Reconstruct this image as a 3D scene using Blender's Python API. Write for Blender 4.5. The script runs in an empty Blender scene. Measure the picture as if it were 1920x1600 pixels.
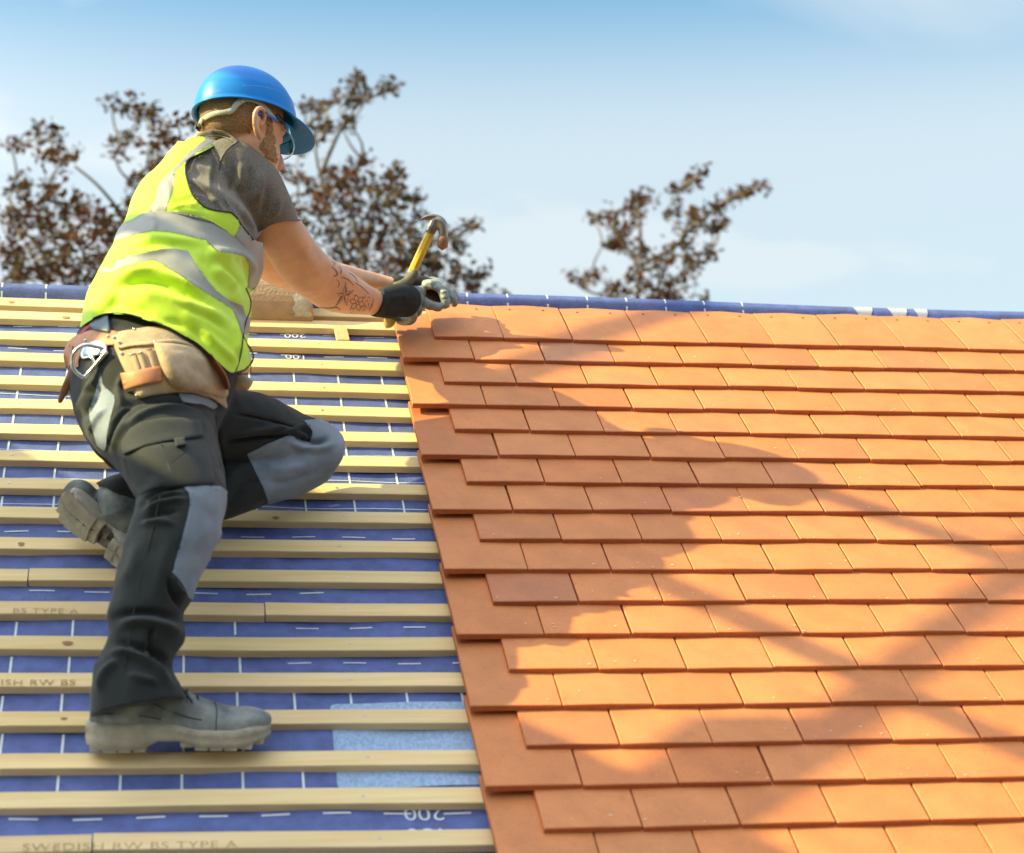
import bpy, bmesh, math, random
import numpy as np
from mathutils import Vector, Matrix, noise
from mathutils.bvhtree import BVHTree

rnd = random.Random(7)
scene = bpy.context.scene
SKYSEED = 4.36
COL = scene.collection

# ------------------------------------------------------------------ roof frame -> world
PITCH = math.radians(38)
cp, sp = math.cos(PITCH), math.sin(PITCH)
RW = np.array([[1, 0, 0], [0, cp, -sp], [0, sp, cp]])      # columns: u, v, n of the roof in world axes

def rodr(w):
    w = np.array(w, float); t = np.linalg.norm(w); k = w / t
    K = np.array([[0, -k[2], k[1]], [k[2], 0, -k[0]], [-k[1], k[0], 0]])
    return np.eye(3) + np.sin(t) * K + (1 - np.cos(t)) * K @ K

FPX = 3506.6
CR = rodr([2.1286, -.0918, .2020])
CT = np.array([-.2761, -.2649, 4.4092])
CC = -CR.T @ CT                                            # camera position in roof axes

def at(x, y, d):
    x, y, d = np.broadcast_arrays(np.asarray(x, float), np.asarray(y, float), np.asarray(d, float))
    r = np.stack([(x - 960) / FPX, (y - 800) / FPX, np.ones_like(x)], -1) * d[..., None]
    return r @ CR + CC

def pix(P):
    q = np.asarray(P, float) @ CR.T + CT
    return np.stack([960 + FPX * q[..., 0] / q[..., 2], 800 + FPX * q[..., 1] / q[..., 2], q[..., 2]], -1)

def onn(x, y, n):
    d = at(x, y, 1.0) - CC
    return CC + d * ((n - CC[2]) / d[2])

def W(P):
    return np.asarray(P, float) @ RW.T

# ------------------------------------------------------------------ camera
cam_d = bpy.data.cameras.new('camera')
cam = bpy.data.objects.new('camera', cam_d); COL.objects.link(cam)
cam_d.sensor_width = 36; cam_d.sensor_fit = 'HORIZONTAL'
cam_d.lens = FPX / 1920 * 36
cam_d.clip_start = .05; cam_d.clip_end = 2000
cax, cay, caz = W(CR[0]), W(-CR[1]), W(-CR[2]); cl = W(CC)
cam.matrix_world = Matrix(((cax[0], cay[0], caz[0], cl[0]), (cax[1], cay[1], caz[1], cl[1]), (cax[2], cay[2], caz[2], cl[2]), (0, 0, 0, 1)))
cam_d.dof.use_dof = True
cam_d.dof.focus_distance = 4.0
cam_d.dof.aperture_fstop = 3.6
scene.camera = cam

# ------------------------------------------------------------------ sky and sun
SUN_R = np.array([-1.07, .44, .60]); SUN_R /= np.linalg.norm(SUN_R)
SUN_W = W(SUN_R)
sun_el = math.asin(SUN_W[2]); sun_az = math.atan2(SUN_W[0], SUN_W[1])
world = bpy.data.worlds.new('World'); scene.world = world; world.use_nodes = True
wn, wl = world.node_tree.nodes, world.node_tree.links
wn.clear()
w_out = wn.new('ShaderNodeOutputWorld'); w_bg = wn.new('ShaderNodeBackground')
sky = wn.new('ShaderNodeTexSky'); sky.sky_type = 'NISHITA'; sky.sun_disc = False
sky.sun_elevation = sun_el; sky.sun_rotation = sun_az % (2 * math.pi)
sky.air_density = 1.2; sky.dust_density = 1.0; sky.ozone_density = 3.0; sky.altitude = 50
w_tc = wn.new('ShaderNodeTexCoord')
w_map = wn.new('ShaderNodeMapping'); w_map.inputs['Scale'].default_value = (1.0, 1.6, 3.4); w_map.inputs['Rotation'].default_value = (.1, .22, .35)
w_map.inputs['Location'].default_value = (.3, .1, .06 + SKYSEED)
w_no = wn.new('ShaderNodeTexNoise'); w_no.inputs['Scale'].default_value = 2.1; w_no.inputs['Detail'].default_value = 7; w_no.inputs['Roughness'].default_value = .5; w_no.inputs['Distortion'].default_value = .6
w_cr = wn.new('ShaderNodeValToRGB'); w_cr.color_ramp.elements[0].position = .38; w_cr.color_ramp.elements[1].position = .62
w_cr.color_ramp.elements[0].color = (0, 0, 0, 1); w_cr.color_ramp.elements[1].color = (.85, .85, .85, 1)
w_sep = wn.new('ShaderNodeSeparateXYZ')
w_hz = wn.new('ShaderNodeMapRange'); w_hz.interpolation_type = 'SMOOTHSTEP'; w_hz.inputs[1].default_value = .235; w_hz.inputs[2].default_value = .352; w_hz.inputs[3].default_value = .74; w_hz.inputs[4].default_value = .10
w_max = wn.new('ShaderNodeMath'); w_max.operation = 'MAXIMUM'
w_mix = wn.new('ShaderNodeMixRGB'); CLOUD = (2.05, 2.18, 2.22)
wl.new(w_tc.outputs['Generated'], w_map.inputs[0]); wl.new(w_map.outputs[0], w_no.inputs['Vector'])
wl.new(w_no.outputs[0], w_cr.inputs[0]); wl.new(w_tc.outputs['Generated'], w_sep.inputs[0]); wl.new(w_sep.outputs[2], w_hz.inputs[0])
w_ov = wn.new('ShaderNodeMapRange'); w_ov.inputs[1].default_value = .38; w_ov.inputs[2].default_value = .85; w_ov.inputs[3].default_value = 0; w_ov.inputs[4].default_value = .80
w_m0 = wn.new('ShaderNodeMath'); w_m0.operation = 'MAXIMUM'; wl.new(w_sep.outputs[2], w_ov.inputs[0]); wl.new(w_hz.outputs[0], w_m0.inputs[0]); wl.new(w_ov.outputs[0], w_m0.inputs[1])
wl.new(w_cr.outputs[0], w_max.inputs[0]); wl.new(w_m0.outputs[0], w_max.inputs[1])
w_dim = wn.new('ShaderNodeVectorMath'); w_dim.operation = 'MULTIPLY'; w_dim.inputs[1].default_value = (.12, .38, .43)   # thin high haze over the blue
wl.new(sky.outputs[0], w_dim.inputs[0])
wl.new(w_max.outputs[0], w_mix.inputs[0]); wl.new(w_dim.outputs[0], w_mix.inputs[1])
w_dot = wn.new('ShaderNodeVectorMath'); w_dot.operation = 'DOT_PRODUCT'; w_dot.inputs[1].default_value = tuple(SUN_W)
w_pw = wn.new('ShaderNodeMath'); w_pw.operation = 'POWER'; w_cl = wn.new('ShaderNodeMath'); w_cl.operation = 'MAXIMUM'; w_cl.inputs[1].default_value = 0
w_ma = wn.new('ShaderNodeMath'); w_ma.operation = 'MULTIPLY_ADD'; w_ma.inputs[1].default_value = 3.6; w_ma.inputs[2].default_value = 1
w_cm = wn.new('ShaderNodeVectorMath'); w_cm.operation = 'SCALE'; w_cm.inputs[0].default_value = CLOUD
wl.new(w_tc.outputs['Generated'], w_dot.inputs[0]); wl.new(w_dot.outputs['Value'], w_cl.inputs[0]); wl.new(w_cl.outputs[0], w_pw.inputs[0]); w_pw.inputs[1].default_value = 2
wl.new(w_pw.outputs[0], w_ma.inputs[0]); wl.new(w_ma.outputs[0], w_cm.inputs['Scale']); wl.new(w_cm.outputs[0], w_mix.inputs[2])
wl.new(w_mix.outputs[0], w_bg.inputs[0]); wl.new(w_bg.outputs[0], w_out.inputs[0])
w_bg.inputs[1].default_value = .15

sd = bpy.data.lights.new('sun', 'SUN'); so = bpy.data.objects.new('sun', sd); COL.objects.link(so)
sd.energy = 3.0; sd.angle = math.radians(.5); sd.color = (1.0, .87, .36)
so.rotation_euler = Vector(SUN_W).to_track_quat('Z', 'Y').to_euler()
so.location = Vector(SUN_W) * 20

scene.view_settings.view_transform = 'Standard'
try: scene.view_settings.look = 'None'
except Exception: pass
scene.view_settings.gamma = 1; scene.view_settings.use_curve_mapping = False
scene.view_settings.exposure = 1.5
scene.render.engine = 'CYCLES'
scene.cycles.use_denoising = True
scene.cycles.max_bounces = 8; scene.cycles.transparent_max_bounces = 12

# ------------------------------------------------------------------ materials
def mat(name, col, rough=.6, metal=0., spec=.5, var=0., vscale=6., bump=0., bscale=200., col2=None, stretch=None, bdetail=3., objrand=0., coat=0., sheen=0.):
    m = bpy.data.materials.new(name); m.use_nodes = True
    nt = m.node_tree; b = nt.nodes['Principled BSDF']
    b.inputs['Roughness'].default_value = rough; b.inputs['Metallic'].default_value = metal
    b.inputs['Specular IOR Level'].default_value = spec
    if coat: b.inputs['Coat Weight'].default_value = coat; b.inputs['Coat Roughness'].default_value = .15
    if sheen: b.inputs['Sheen Weight'].default_value = sheen
    tc = nt.nodes.new('ShaderNodeTexCoord'); src = tc.outputs['Object']
    if stretch:
        mp = nt.nodes.new('ShaderNodeMapping'); mp.inputs['Scale'].default_value = stretch
        nt.links.new(src, mp.inputs[0]); src = mp.outputs[0]
    col = tuple(col) + (1,)
    out = None
    if var or col2:
        n = nt.nodes.new('ShaderNodeTexNoise'); n.inputs['Scale'].default_value = vscale; n.inputs['Detail'].default_value = 6; n.inputs['Roughness'].default_value = .6
        nt.links.new(src, n.inputs['Vector'])
        r = nt.nodes.new('ShaderNodeValToRGB'); nt.links.new(n.outputs[0], r.inputs[0])
        c2 = tuple(col2) + (1,) if col2 else tuple(c * (1 + var) for c in col[:3]) + (1,)
        c1 = col if col2 else tuple(c * (1 - var) for c in col[:3]) + (1,)
        r.color_ramp.elements[0].position = .35; r.color_ramp.elements[1].position = .68
        r.color_ramp.elements[0].color = c1; r.color_ramp.elements[1].color = c2
        out = r.outputs[0]
    if objrand:
        oi = nt.nodes.new('ShaderNodeObjectInfo'); mx = nt.nodes.new('ShaderNodeMixRGB'); mx.blend_type = 'MULTIPLY'; mx.inputs[0].default_value = 1
        nt.links.new(oi.outputs['Color'], mx.inputs[2])
        if out: nt.links.new(out, mx.inputs[1])
        else: mx.inputs[1].default_value = col
        out = mx.outputs[0]
    if out: nt.links.new(out, b.inputs['Base Color'])
    else: b.inputs['Base Color'].default_value = col
    if bump:
        n = nt.nodes.new('ShaderNodeTexNoise'); n.inputs['Scale'].default_value = bscale; n.inputs['Detail'].default_value = bdetail
        nt.links.new(src, n.inputs['Vector'])
        bp = nt.nodes.new('ShaderNodeBump'); bp.inputs['Strength'].default_value = bump; bp.inputs['Distance'].default_value = .004
        nt.links.new(n.outputs[0], bp.inputs['Height']); nt.links.new(bp.outputs[0], b.inputs['Normal'])
    return m

M = {}
M['tile'] = mat('clay_tile', (.67, .236, .078), .58, var=.09, vscale=9, bump=.12, bscale=420, objrand=1)
M['tileedge'] = mat('clay_body_edge_shade', (.50, .14, .045), .75, var=.12, vscale=60, bump=.3, bscale=300, objrand=1)  # redder unfaced clay, darkened further so the edges carry painted shade
M['letter'] = mat('pale_letter_print', (.50, .52, .60), .6, var=.1, vscale=120)
M['bootseam'] = mat('boot_stitching', (.03, .036, .042), .7)
M['red'] = mat('red_waistband', (.55, .03, .04), .7)
M['hole'] = mat('nail_hole', (.05, .02, .01), .9)
M['wood'] = mat('batten_wood', (.90, .69, .38), .7, col2=(.82, .58, .27), vscale=9, stretch=(.5, 9, 9), bump=.25, bscale=60, objrand=1)
M['knot'] = mat('wood_knot', (.40, .20, .085), .7, var=.3, vscale=150)
M['nail'] = mat('nail_steel', (.5, .5, .5), .35, metal=.9)
M['underlay'] = mat('underlay_membrane', (.10, .14, .39), .6, var=.2, vscale=30, bump=.5, bscale=260)
M['print'] = mat('white_print', (.72, .76, .85), .6, var=.08, vscale=80)
M['panelprint'] = mat('pale_blue_print', (.32, .46, .70), .6, var=.22, vscale=170, stretch=(1, .4, 1))
M['stamp'] = mat('faded_stamp', (.50, .36, .175), .8, var=.3, vscale=90)
M['skin'] = mat('skin', (.78, .42, .255), .48, var=.10, vscale=25, bump=.12, bscale=300)
M['hair'] = mat('short_hair', (.36, .21, .10), .7, var=.5, vscale=420, bump=.8, bscale=500)
M['beard'] = mat('beard_hair', (.56, .31, .14), .7, var=.45, vscale=420, bump=.8, bscale=500)
M['tattoo'] = mat('tattoo_ink', (.25, .155, .135), .55, var=.25, vscale=160)
M['lime'] = mat('lime_fabric', (.62, .86, .035), .65, var=.05, vscale=14, bump=.12, bscale=500, sheen=.2)
M['band'] = mat('reflective_band', (.37, .36, .33), .5, metal=.0, var=.08, vscale=10, bump=.1, bscale=600)
M['piping'] = mat('black_piping', (.018, .018, .02), .6)
M['tee'] = mat('marl_tshirt', (.185, .158, .128), .85, var=.30, vscale=260, bump=.3, bscale=500, sheen=.15)
M['trouser'] = mat('black_trousers', (.0095, .0125, .0135), .8, col2=(.021, .025, .026), vscale=11, bump=.35, bscale=450, sheen=.12)
M['patch'] = mat('grey_patch', (.24, .28, .35), .75, var=.12, vscale=18, bump=.3, bscale=450, sheen=.1)
M['suede'] = mat('tan_suede', (.52, .37, .23), .85, var=.20, vscale=28, bump=.3, bscale=240, sheen=.2)
M['leather'] = mat('orange_leather', (.56, .22, .09), .5, var=.12, vscale=40, bump=.15, bscale=300)
M['leather2'] = mat('brown_leather', (.25, .105, .055), .5, var=.18, vscale=40, bump=.15, bscale=300)
M['chrome'] = mat('polished_steel', (.80, .80, .80), .16, metal=1)
M['clip'] = mat('blue_grey_plastic', (.10, .135, .17), .45)
M['boot'] = mat('dusty_boot_leather', (.05, .072, .09), .65, col2=(.36, .37, .35), vscale=12, bump=.3, bscale=120)
M['sole'] = mat('dusty_sole_rubber', (.33, .30, .245), .85, col2=(.56, .50, .40), vscale=22, bump=.4, bscale=140)
M['glove'] = mat('grey_glove', (.26, .29, .295), .40, var=.12, vscale=40, bump=.2, bscale=120)
M['knit'] = mat('black_knit', (.020, .021, .023), .85, var=.2, vscale=60, bump=.5, bscale=420)
M['hat'] = mat('blue_hard_hat', (.0, .225, .74), .40, var=.06, vscale=8, spec=.35, coat=.0)
M['strap'] = mat('grey_strap', (.52, .50, .45), .6, var=.1, vscale=60)
M['strapdark'] = mat('dark_strap', (.03, .03, .035), .5)
M['headsteel'] = mat('hammer_steel', (.38, .36, .34), .35, metal=.85, col2=(.24, .17, .13), vscale=35, bump=.2, bscale=150)
M['headrust'] = mat('hammer_face_rust', (.33, .16, .09), .45, metal=.5, var=.25, vscale=60)
M['yellow'] = mat('yellow_handle', (.74, .50, .045), .45, var=.15, vscale=60, bump=.15, bscale=200)
M['grip'] = mat('worn_grip', (.13, .115, .075), .7, var=.25, vscale=60)
M['ridge'] = mat('weathered_ridge_tile', (.50, .33, .22), .9, col2=(.33, .26, .19), vscale=26, bump=.6, bscale=160)
M['mortar'] = mat('old_mortar', (.50, .49, .45), .95, var=.2, vscale=60, bump=.6, bscale=200)
M['bark'] = mat('tree_bark', (.16, .12, .09), .9, var=.3, vscale=8, bump=.5, bscale=20)
M['steel'] = mat('scaffold_steel', (.42, .43, .44), .45, metal=.7)
M['sheet'] = mat('scaffold_sheet', (.30, .33, .30), .8, var=.1)
M['ground'] = mat('ground_grass', (.07, .10, .035), .9, var=.3, vscale=1.5)
M['block'] = mat('pine_offcut', (.76, .58, .33), .75, col2=(.64, .45, .22), vscale=9, stretch=(9, .6, 9), bump=.2, bscale=60)
m = bpy.data.materials.new('clear_lens'); m.use_nodes = True
b = m.node_tree.nodes['Principled BSDF']; b.inputs['Base Color'].default_value = (.9, .93, .95, 1); b.inputs['Roughness'].default_value = .06
b.inputs['Transmission Weight'].default_value = 1; b.inputs['IOR'].default_value = 1.12; b.inputs['Specular IOR Level'].default_value = .9
M['lens'] = m
M['blueplastic'] = mat('blue_temple', (.05, .16, .70), .3)
def leafmat(name, c1, c2):
    m = mat(name, c1, .7, col2=c2, vscale=2.2, spec=.15)
    nt = m.node_tree; b = nt.nodes['Principled BSDF']; tr = nt.nodes.new('ShaderNodeBsdfTranslucent'); mx = nt.nodes.new('ShaderNodeMixShader'); mx.inputs[0].default_value = .3
    nt.links.new(b.inputs['Base Color'].links[0].from_socket, tr.inputs[0]); o = nt.nodes['Material Output']
    nt.links.new(b.outputs[0], mx.inputs[1]); nt.links.new(tr.outputs[0], mx.inputs[2]); nt.links.new(mx.outputs[0], o.inputs[0])
    return m
M['leaf'] = leafmat('copper_beech_leaf', (.10, .022, .012), (.042, .040, .013))
M['leaf2'] = leafmat('copper_beech_leaf_brown', (.13, .036, .014), (.068, .058, .018))

# fired clay: sanded speckle and faint kiln marks on top of the tile-to-tile tint
nt = M['tile'].node_tree; bs = nt.nodes['Principled BSDF']; src_ = bs.inputs['Base Color'].links[0].from_socket; tc_ = [n for n in nt.nodes if n.type == 'TEX_COORD'][0]
def speck(prev, scale, lo, hi, p0, p1, rnd_=True):
    n = nt.nodes.new('ShaderNodeTexNoise'); n.inputs['Scale'].default_value = scale; n.inputs['Detail'].default_value = 4; n.noise_dimensions = '4D'
    oi = nt.nodes.new('ShaderNodeObjectInfo'); mu = nt.nodes.new('ShaderNodeMath'); mu.operation = 'MULTIPLY'; mu.inputs[1].default_value = 50
    nt.links.new(oi.outputs['Random'], mu.inputs[0]); nt.links.new(mu.outputs[0], n.inputs['W']); nt.links.new(tc_.outputs['Object'], n.inputs['Vector'])
    r = nt.nodes.new('ShaderNodeValToRGB'); r.color_ramp.elements[0].position = p0; r.color_ramp.elements[1].position = p1
    r.color_ramp.elements[0].color = lo; r.color_ramp.elements[1].color = hi; nt.links.new(n.outputs[0], r.inputs[0])
    x = nt.nodes.new('ShaderNodeMixRGB'); x.blend_type = 'MULTIPLY'; x.inputs[0].default_value = 1; nt.links.new(prev, x.inputs[1]); nt.links.new(r.outputs[0], x.inputs[2]); return x.outputs[0]
o_ = speck(src_, 520, (.88, .87, .86, 1), (1.05, 1.05, 1.05, 1), .36, .62)
o_ = speck(o_, 14, (.90, .88, .90, 1), (1.04, 1.04, 1.05, 1), .30, .60)
o_ = speck(o_, 60, (.90, .88, .88, 1), (1, 1, 1, 1), .28, .40)
nt.links.new(o_, bs.inputs['Base Color'])

# ------------------------------------------------------------------ object helpers
BASE = {}
def empty(name, base_r, label, cat, group=None):
    o = bpy.data.objects.new(name, None); COL.objects.link(o)
    o.empty_display_size = .05
    o.location = Vector(W(base_r)); o['label'] = label; o['category'] = cat
    if group: o['group'] = group
    BASE[o.name] = W(base_r)
    return o

def base_of(p):
    b = np.zeros(3)
    while p is not None:
        if p.name in BASE: b = b + BASE[p.name]
        p = p.parent
    return b

def mesh(name, verts_w, faces, m, smooth=True):
    me = bpy.data.meshes.new(name)
    if isinstance(faces, np.ndarray): faces = faces.tolist()
    me.from_pydata(np.asarray(verts_w).tolist(), [], faces)
    for mm in (m if isinstance(m, (list, tuple)) else [m]): me.materials.append(mm)
    if smooth: me.polygons.foreach_set('use_smooth', [True] * len(me.polygons))
    me.update()
    return me

def obj(name, V, F, m, parent=None, smooth=True, label=None, cat=None, group=None, kind=None, origin=None):
    """V in roof axes"""
    Vw = W(V)
    if parent is None:
        o0 = W(origin) if origin is not None else Vw.min(0) * [0, 0, 1] + Vw.mean(0) * [1, 1, 0]
    else: o0 = base_of(parent)
    o = bpy.data.objects.new(name, mesh(name, Vw - o0, F, m, smooth)); COL.objects.link(o)
    if parent is not None: o.parent = parent
    else: o.location = Vector(o0); BASE[o.name] = o0
    if label: o['label'] = label
    if cat: o['category'] = cat
    if group: o['group'] = group
    if kind: o['kind'] = kind
    return o

def join(parts):
    Vs, Fs, k = [], [], 0
    for V, F in parts:
        Vs.append(np.asarray(V, float)); Fs += [tuple(i + k for i in f) for f in F]; k += len(V)
    return np.concatenate(Vs), Fs

def cr(P, sub):
    """Catmull-Rom through rows of P"""
    P = np.asarray(P, float); n = len(P); out = []
    for i in range(n - 1):
        p0, p1, p2, p3 = P[max(i - 1, 0)], P[i], P[i + 1], P[min(i + 2, n - 1)]
        for k in range(sub):
            t = k / sub
            out.append(.5 * (2 * p1 + (p2 - p0) * t + (2 * p0 - 5 * p1 + 4 * p2 - p3) * t * t + (3 * p1 - p0 - 3 * p2 + p3) * t ** 3))
    out.append(P[-1]); return np.array(out)

def loft(rings, ns=48, sub=4, cap=True, ex=2.1, tilt=1.0, scale=1.0):
    if np.ndim(tilt): tilt = cr(np.asarray(tilt, float)[:, None], sub)
    R = np.array([tuple(r)[:6] for r in rings], float)
    A, B = at(R[:, 0], R[:, 1], R[:, 4]), at(R[:, 2], R[:, 3], R[:, 4])
    c = cr((A + B) / 2, sub); a = cr((B - A) / 2, sub) * scale; rb = cr(R[:, 5:6], sub)[:, 0] * scale
    t = np.gradient(c, axis=0); t /= np.linalg.norm(t, axis=1)[:, None] + 1e-9
    v = c - CC; v /= np.linalg.norm(v, axis=1)[:, None]
    b = v - tilt * t * (t * v).sum(1)[:, None]
    ah = a / (np.linalg.norm(a, axis=1)[:, None] + 1e-9)
    b = b - ah * (ah * b).sum(1)[:, None]; b /= np.linalg.norm(b, axis=1)[:, None] + 1e-9
    th = np.linspace(0, 2 * np.pi, ns, endpoint=False)
    ct, st = np.cos(th), np.sin(th)
    ct = np.sign(ct) * np.abs(ct) ** (2 / ex); st = np.sign(st) * np.abs(st) ** (2 / ex)
    V = c[:, None] + a[:, None] * ct[None, :, None] + (b * rb[:, None])[:, None] * st[None, :, None]
    n = len(c); V = V.reshape(-1, 3)
    i = np.arange(n - 1)[:, None] * ns; j = np.arange(ns)[None]; j2 = (j + 1) % ns
    F = np.stack([i + j, i + j2, i + ns + j2, i + ns + j], -1).reshape(-1, 4)
    # outward orientation
    e1 = V[F[:, 1]] - V[F[:, 0]]; e2 = V[F[:, 3]] - V[F[:, 0]]; N = np.cross(e1, e2)
    cen = np.repeat(c[:-1], ns, axis=0)
    if ((V[F].mean(1) - cen) * N).sum() < 0: F = F[:, ::-1]; flip = True
    else: flip = False
    F = [tuple(f) for f in F]
    if cap:
        V = np.concatenate([V, c[:1], c[-1:]]); k = n * ns
        for q in range(ns):
            q2 = (q + 1) % ns
            f1, f2 = (q2, q, k), ((n - 1) * ns + q, (n - 1) * ns + q2, k + 1)
            F += [f1[::-1], f2[::-1]] if flip else [f1, f2]
    return V, F

def tube(pts, radii, ns=14, sub=4, cap=True, flat=1.0, updir=None):
    """tube through 3-D points in roof axes"""
    P = np.asarray(pts, float)
    r = np.broadcast_to(np.asarray(radii, float), (len(P),))
    if sub > 1: c = cr(P, sub); rr = cr(r[:, None], sub)[:, 0]
    else: c, rr = P, r
    t = np.gradient(c, axis=0); t /= np.linalg.norm(t, axis=1)[:, None] + 1e-12
    u = np.array(updir if updir is not None else (CC - c[0]) / np.linalg.norm(CC - c[0]), float)
    V = []
    th = np.linspace(0, 2 * np.pi, ns, endpoint=False)
    n = len(c)
    if cap:
        extra = []
    for i in range(n):
        s = np.cross(t[i], u); s /= np.linalg.norm(s) + 1e-12; w = np.cross(s, t[i]); 
        if updir is None: u = w
        V.append(c[i] + rr[i] * (np.cos(th)[:, None] * s + flat * np.sin(th)[:, None] * w))
    V = np.concatenate(V)
    F = [(i * ns + j, i * ns + (j + 1) % ns, (i + 1) * ns + (j + 1) % ns, (i + 1) * ns + j) for i in range(n - 1) for j in range(ns)]
    if cap:
        k = len(V)
        V = np.concatenate([V, [c[0] - t[0] * rr[0] * .7, c[-1] + t[-1] * rr[-1] * .7]])
        for j in range(ns):
            F += [((j + 1) % ns, j, k), ((n - 1) * ns + j, (n - 1) * ns + (j + 1) % ns, k + 1)]
    # fix orientation
    f = np.array(F[:(n - 1) * ns]); N = np.cross(V[f[:, 1]] - V[f[:, 0]], V[f[:, 3]] - V[f[:, 0]])
    if ((V[f].mean(1) - np.repeat(c[:-1], ns, axis=0)) * N).sum() < 0: F = [q[::-1] for q in F]
    return V, F

def ellipsoid(c, ax, ns=32, nr=18):
    """ax: three axis vectors (rows)"""
    c = np.asarray(c); ax = np.asarray(ax)
    V = [c + ax[2]]
    for i in range(1, nr):
        e = math.pi / 2 - math.pi * i / nr
        for j in range(ns):
            a = 2 * math.pi * j / ns
            V.append(c + math.cos(e) * (math.cos(a) * ax[0] + math.sin(a) * ax[1]) + math.sin(e) * ax[2])
    V.append(c - ax[2]); V = np.array(V)
    F = [(0, 1 + j, 1 + (j + 1) % ns) for j in range(ns)]
    for i in range(nr - 2):
        for j in range(ns):
            a0, a1 = 1 + i * ns + j, 1 + i * ns + (j + 1) % ns
            F.append((a0, a0 + ns, a1 + ns, a1))
    k = len(V) - 1
    F += [(k, k - ns + (j + 1) % ns, k - ns + j) for j in range(ns)]
    f = np.array(F[ns:ns + 4 * ns]); N = np.cross(V[f[:, 1]] - V[f[:, 0]], V[f[:, 3]] - V[f[:, 0]])
    if ((V[f].mean(1) - c) * N).sum() < 0: F = [q[::-1] for q in F]
    return V, F

def remesh(parts, voxel, smooth=4, fac=.5):
    V, F = join(parts)
    me = bpy.data.meshes.new('tmp'); me.from_pydata(V.tolist(), [], F); me.update()
    o = bpy.data.objects.new('tmp', me); COL.objects.link(o)
    md = o.modifiers.new('r', 'REMESH'); md.mode = 'VOXEL'; md.voxel_size = voxel; md.adaptivity = 0
    if smooth:
        ms = o.modifiers.new('s', 'SMOOTH'); ms.factor = fac; ms.iterations = smooth
    dg = bpy.context.evaluated_depsgraph_get(); dg.update()
    e = o.evaluated_get(dg); m2 = e.to_mesh()
    n = len(m2.vertices); co = np.empty(n * 3); m2.vertices.foreach_get('co', co)
    Fo = np.empty(len(m2.loops), int); m2.loops.foreach_get('vertex_index', Fo)
    tot = np.empty(len(m2.polygons), int); m2.polygons.foreach_get('loop_total', tot)
    st = np.empty(len(m2.polygons), int); m2.polygons.foreach_get('loop_start', st)
    if (tot == 4).all(): Fo = Fo.reshape(-1, 4)
    else: Fo = np.array([tuple(Fo[s:s + 4]) if t == 4 else tuple(Fo[s:s + 3]) + (Fo[s],) for s, t in zip(st, tot)])
    e.to_mesh_clear(); bpy.data.objects.remove(o); bpy.data.meshes.remove(me)
    return co.reshape(-1, 3), Fo

def vnormals(V, F):
    F = np.asarray(F); N = np.zeros_like(V)
    fn = np.cross(V[F[:, 2]] - V[F[:, 0]], V[F[:, 3]] - V[F[:, 1]])
    for k in range(4): np.add.at(N, F[:, k], fn)
    return N / (np.linalg.norm(N, axis=1)[:, None] + 1e-12)

def segdist(p, poly, closed=False):
    poly = np.asarray(poly, float)
    if closed: poly = np.concatenate([poly, poly[:1]])
    best = np.full(len(p), 1e9); near = np.zeros_like(p)
    for a, b in zip(poly[:-1], poly[1:]):
        ab = b - a; t = np.clip(((p - a) @ ab) / (ab @ ab + 1e-9), 0, 1)
        q = a + t[:, None] * ab; d = np.hypot(*(p - q).T)
        m_ = d < best; best[m_] = d[m_]; near[m_] = q[m_]
    return best, near

def inpoly(p, poly):
    poly = np.asarray(poly, float); c = np.zeros(len(p), bool); j = len(poly) - 1
    for i in range(len(poly)):
        (xi, yi), (xj, yj) = poly[i], poly[j]
        if yi != yj:
            c ^= ((yi > p[:, 1]) != (yj > p[:, 1])) & (p[:, 0] < (xj - xi) * (p[:, 1] - yi) / (yj - yi) + xi)
        j = i
    return c

def folds(V, F, lines, where=None):
    """cloth folds: (polyline in photo pixels, half width px, height m) raise or sink the facing side of a surface"""
    N = vnormals(V, F); V = V.copy()
    view = V - CC; view /= np.linalg.norm(view, axis=1)[:, None]
    face = np.clip(-(N * view).sum(1) * 2.5, 0, 1)
    p = pix(V)[:, :2]
    for ln in lines:
        poly, w, h = ln[:3]
        if len(poly) > 2: poly = cr(poly, 4)
        poly = np.asarray(poly, float); lo, hi = poly.min(0) - 3 * w, poly.max(0) + 3 * w
        m_ = ((p > lo) & (p < hi)).all(1)
        if where is not None: m_ &= where
        if not m_.any(): continue
        d, q = segdist(p[m_], poly)
        # taper to the ends of the fold
        e = np.minimum(np.hypot(*(q - poly[0]).T), np.hypot(*(q - poly[-1]).T)); L = np.hypot(*(poly[-1] - poly[0]))
        tp = np.clip(e / (.25 * L + 1), .15, 1)
        V[m_] += N[m_] * (h * np.exp(-(d / w) ** 2) * tp * face[m_])[:, None]
    return V

def lumps(V, F, amp, scale, seed=0., dirw=None):
    N = vnormals(V, F)
    k = np.array([noise.noise(Vector(v) * scale + Vector((seed, seed * .7, 0))) for v in V])
    return V + N * (k * amp)[:, None]

def compact(V, F):
    F = np.asarray(F); u, inv = np.unique(F, return_inverse=True)
    return V[u], inv.reshape(F.shape)

def snap(V, F, polys, rad):
    """slide vertices on to region outlines so that cut edges run clean (depth kept)"""
    V = V.copy(); q = pix(V)
    for poly in polys:
        poly = np.asarray(poly, float)
        m_ = ((q[:, :2] > poly.min(0) - 5) & (q[:, :2] < poly.max(0) + 5)).all(1)
        if not m_.any(): continue
        idx = np.where(m_)[0]; d, nr = segdist(q[idx, :2], poly, True)
        s = d < rad; q[idx[s], :2] = nr[s]
    return at(q[:, 0], q[:, 1], q[:, 2])

def bvh(V, F): return BVHTree.FromPolygons([tuple(v) for v in V], [tuple(int(i) for i in f) for f in F])

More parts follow.
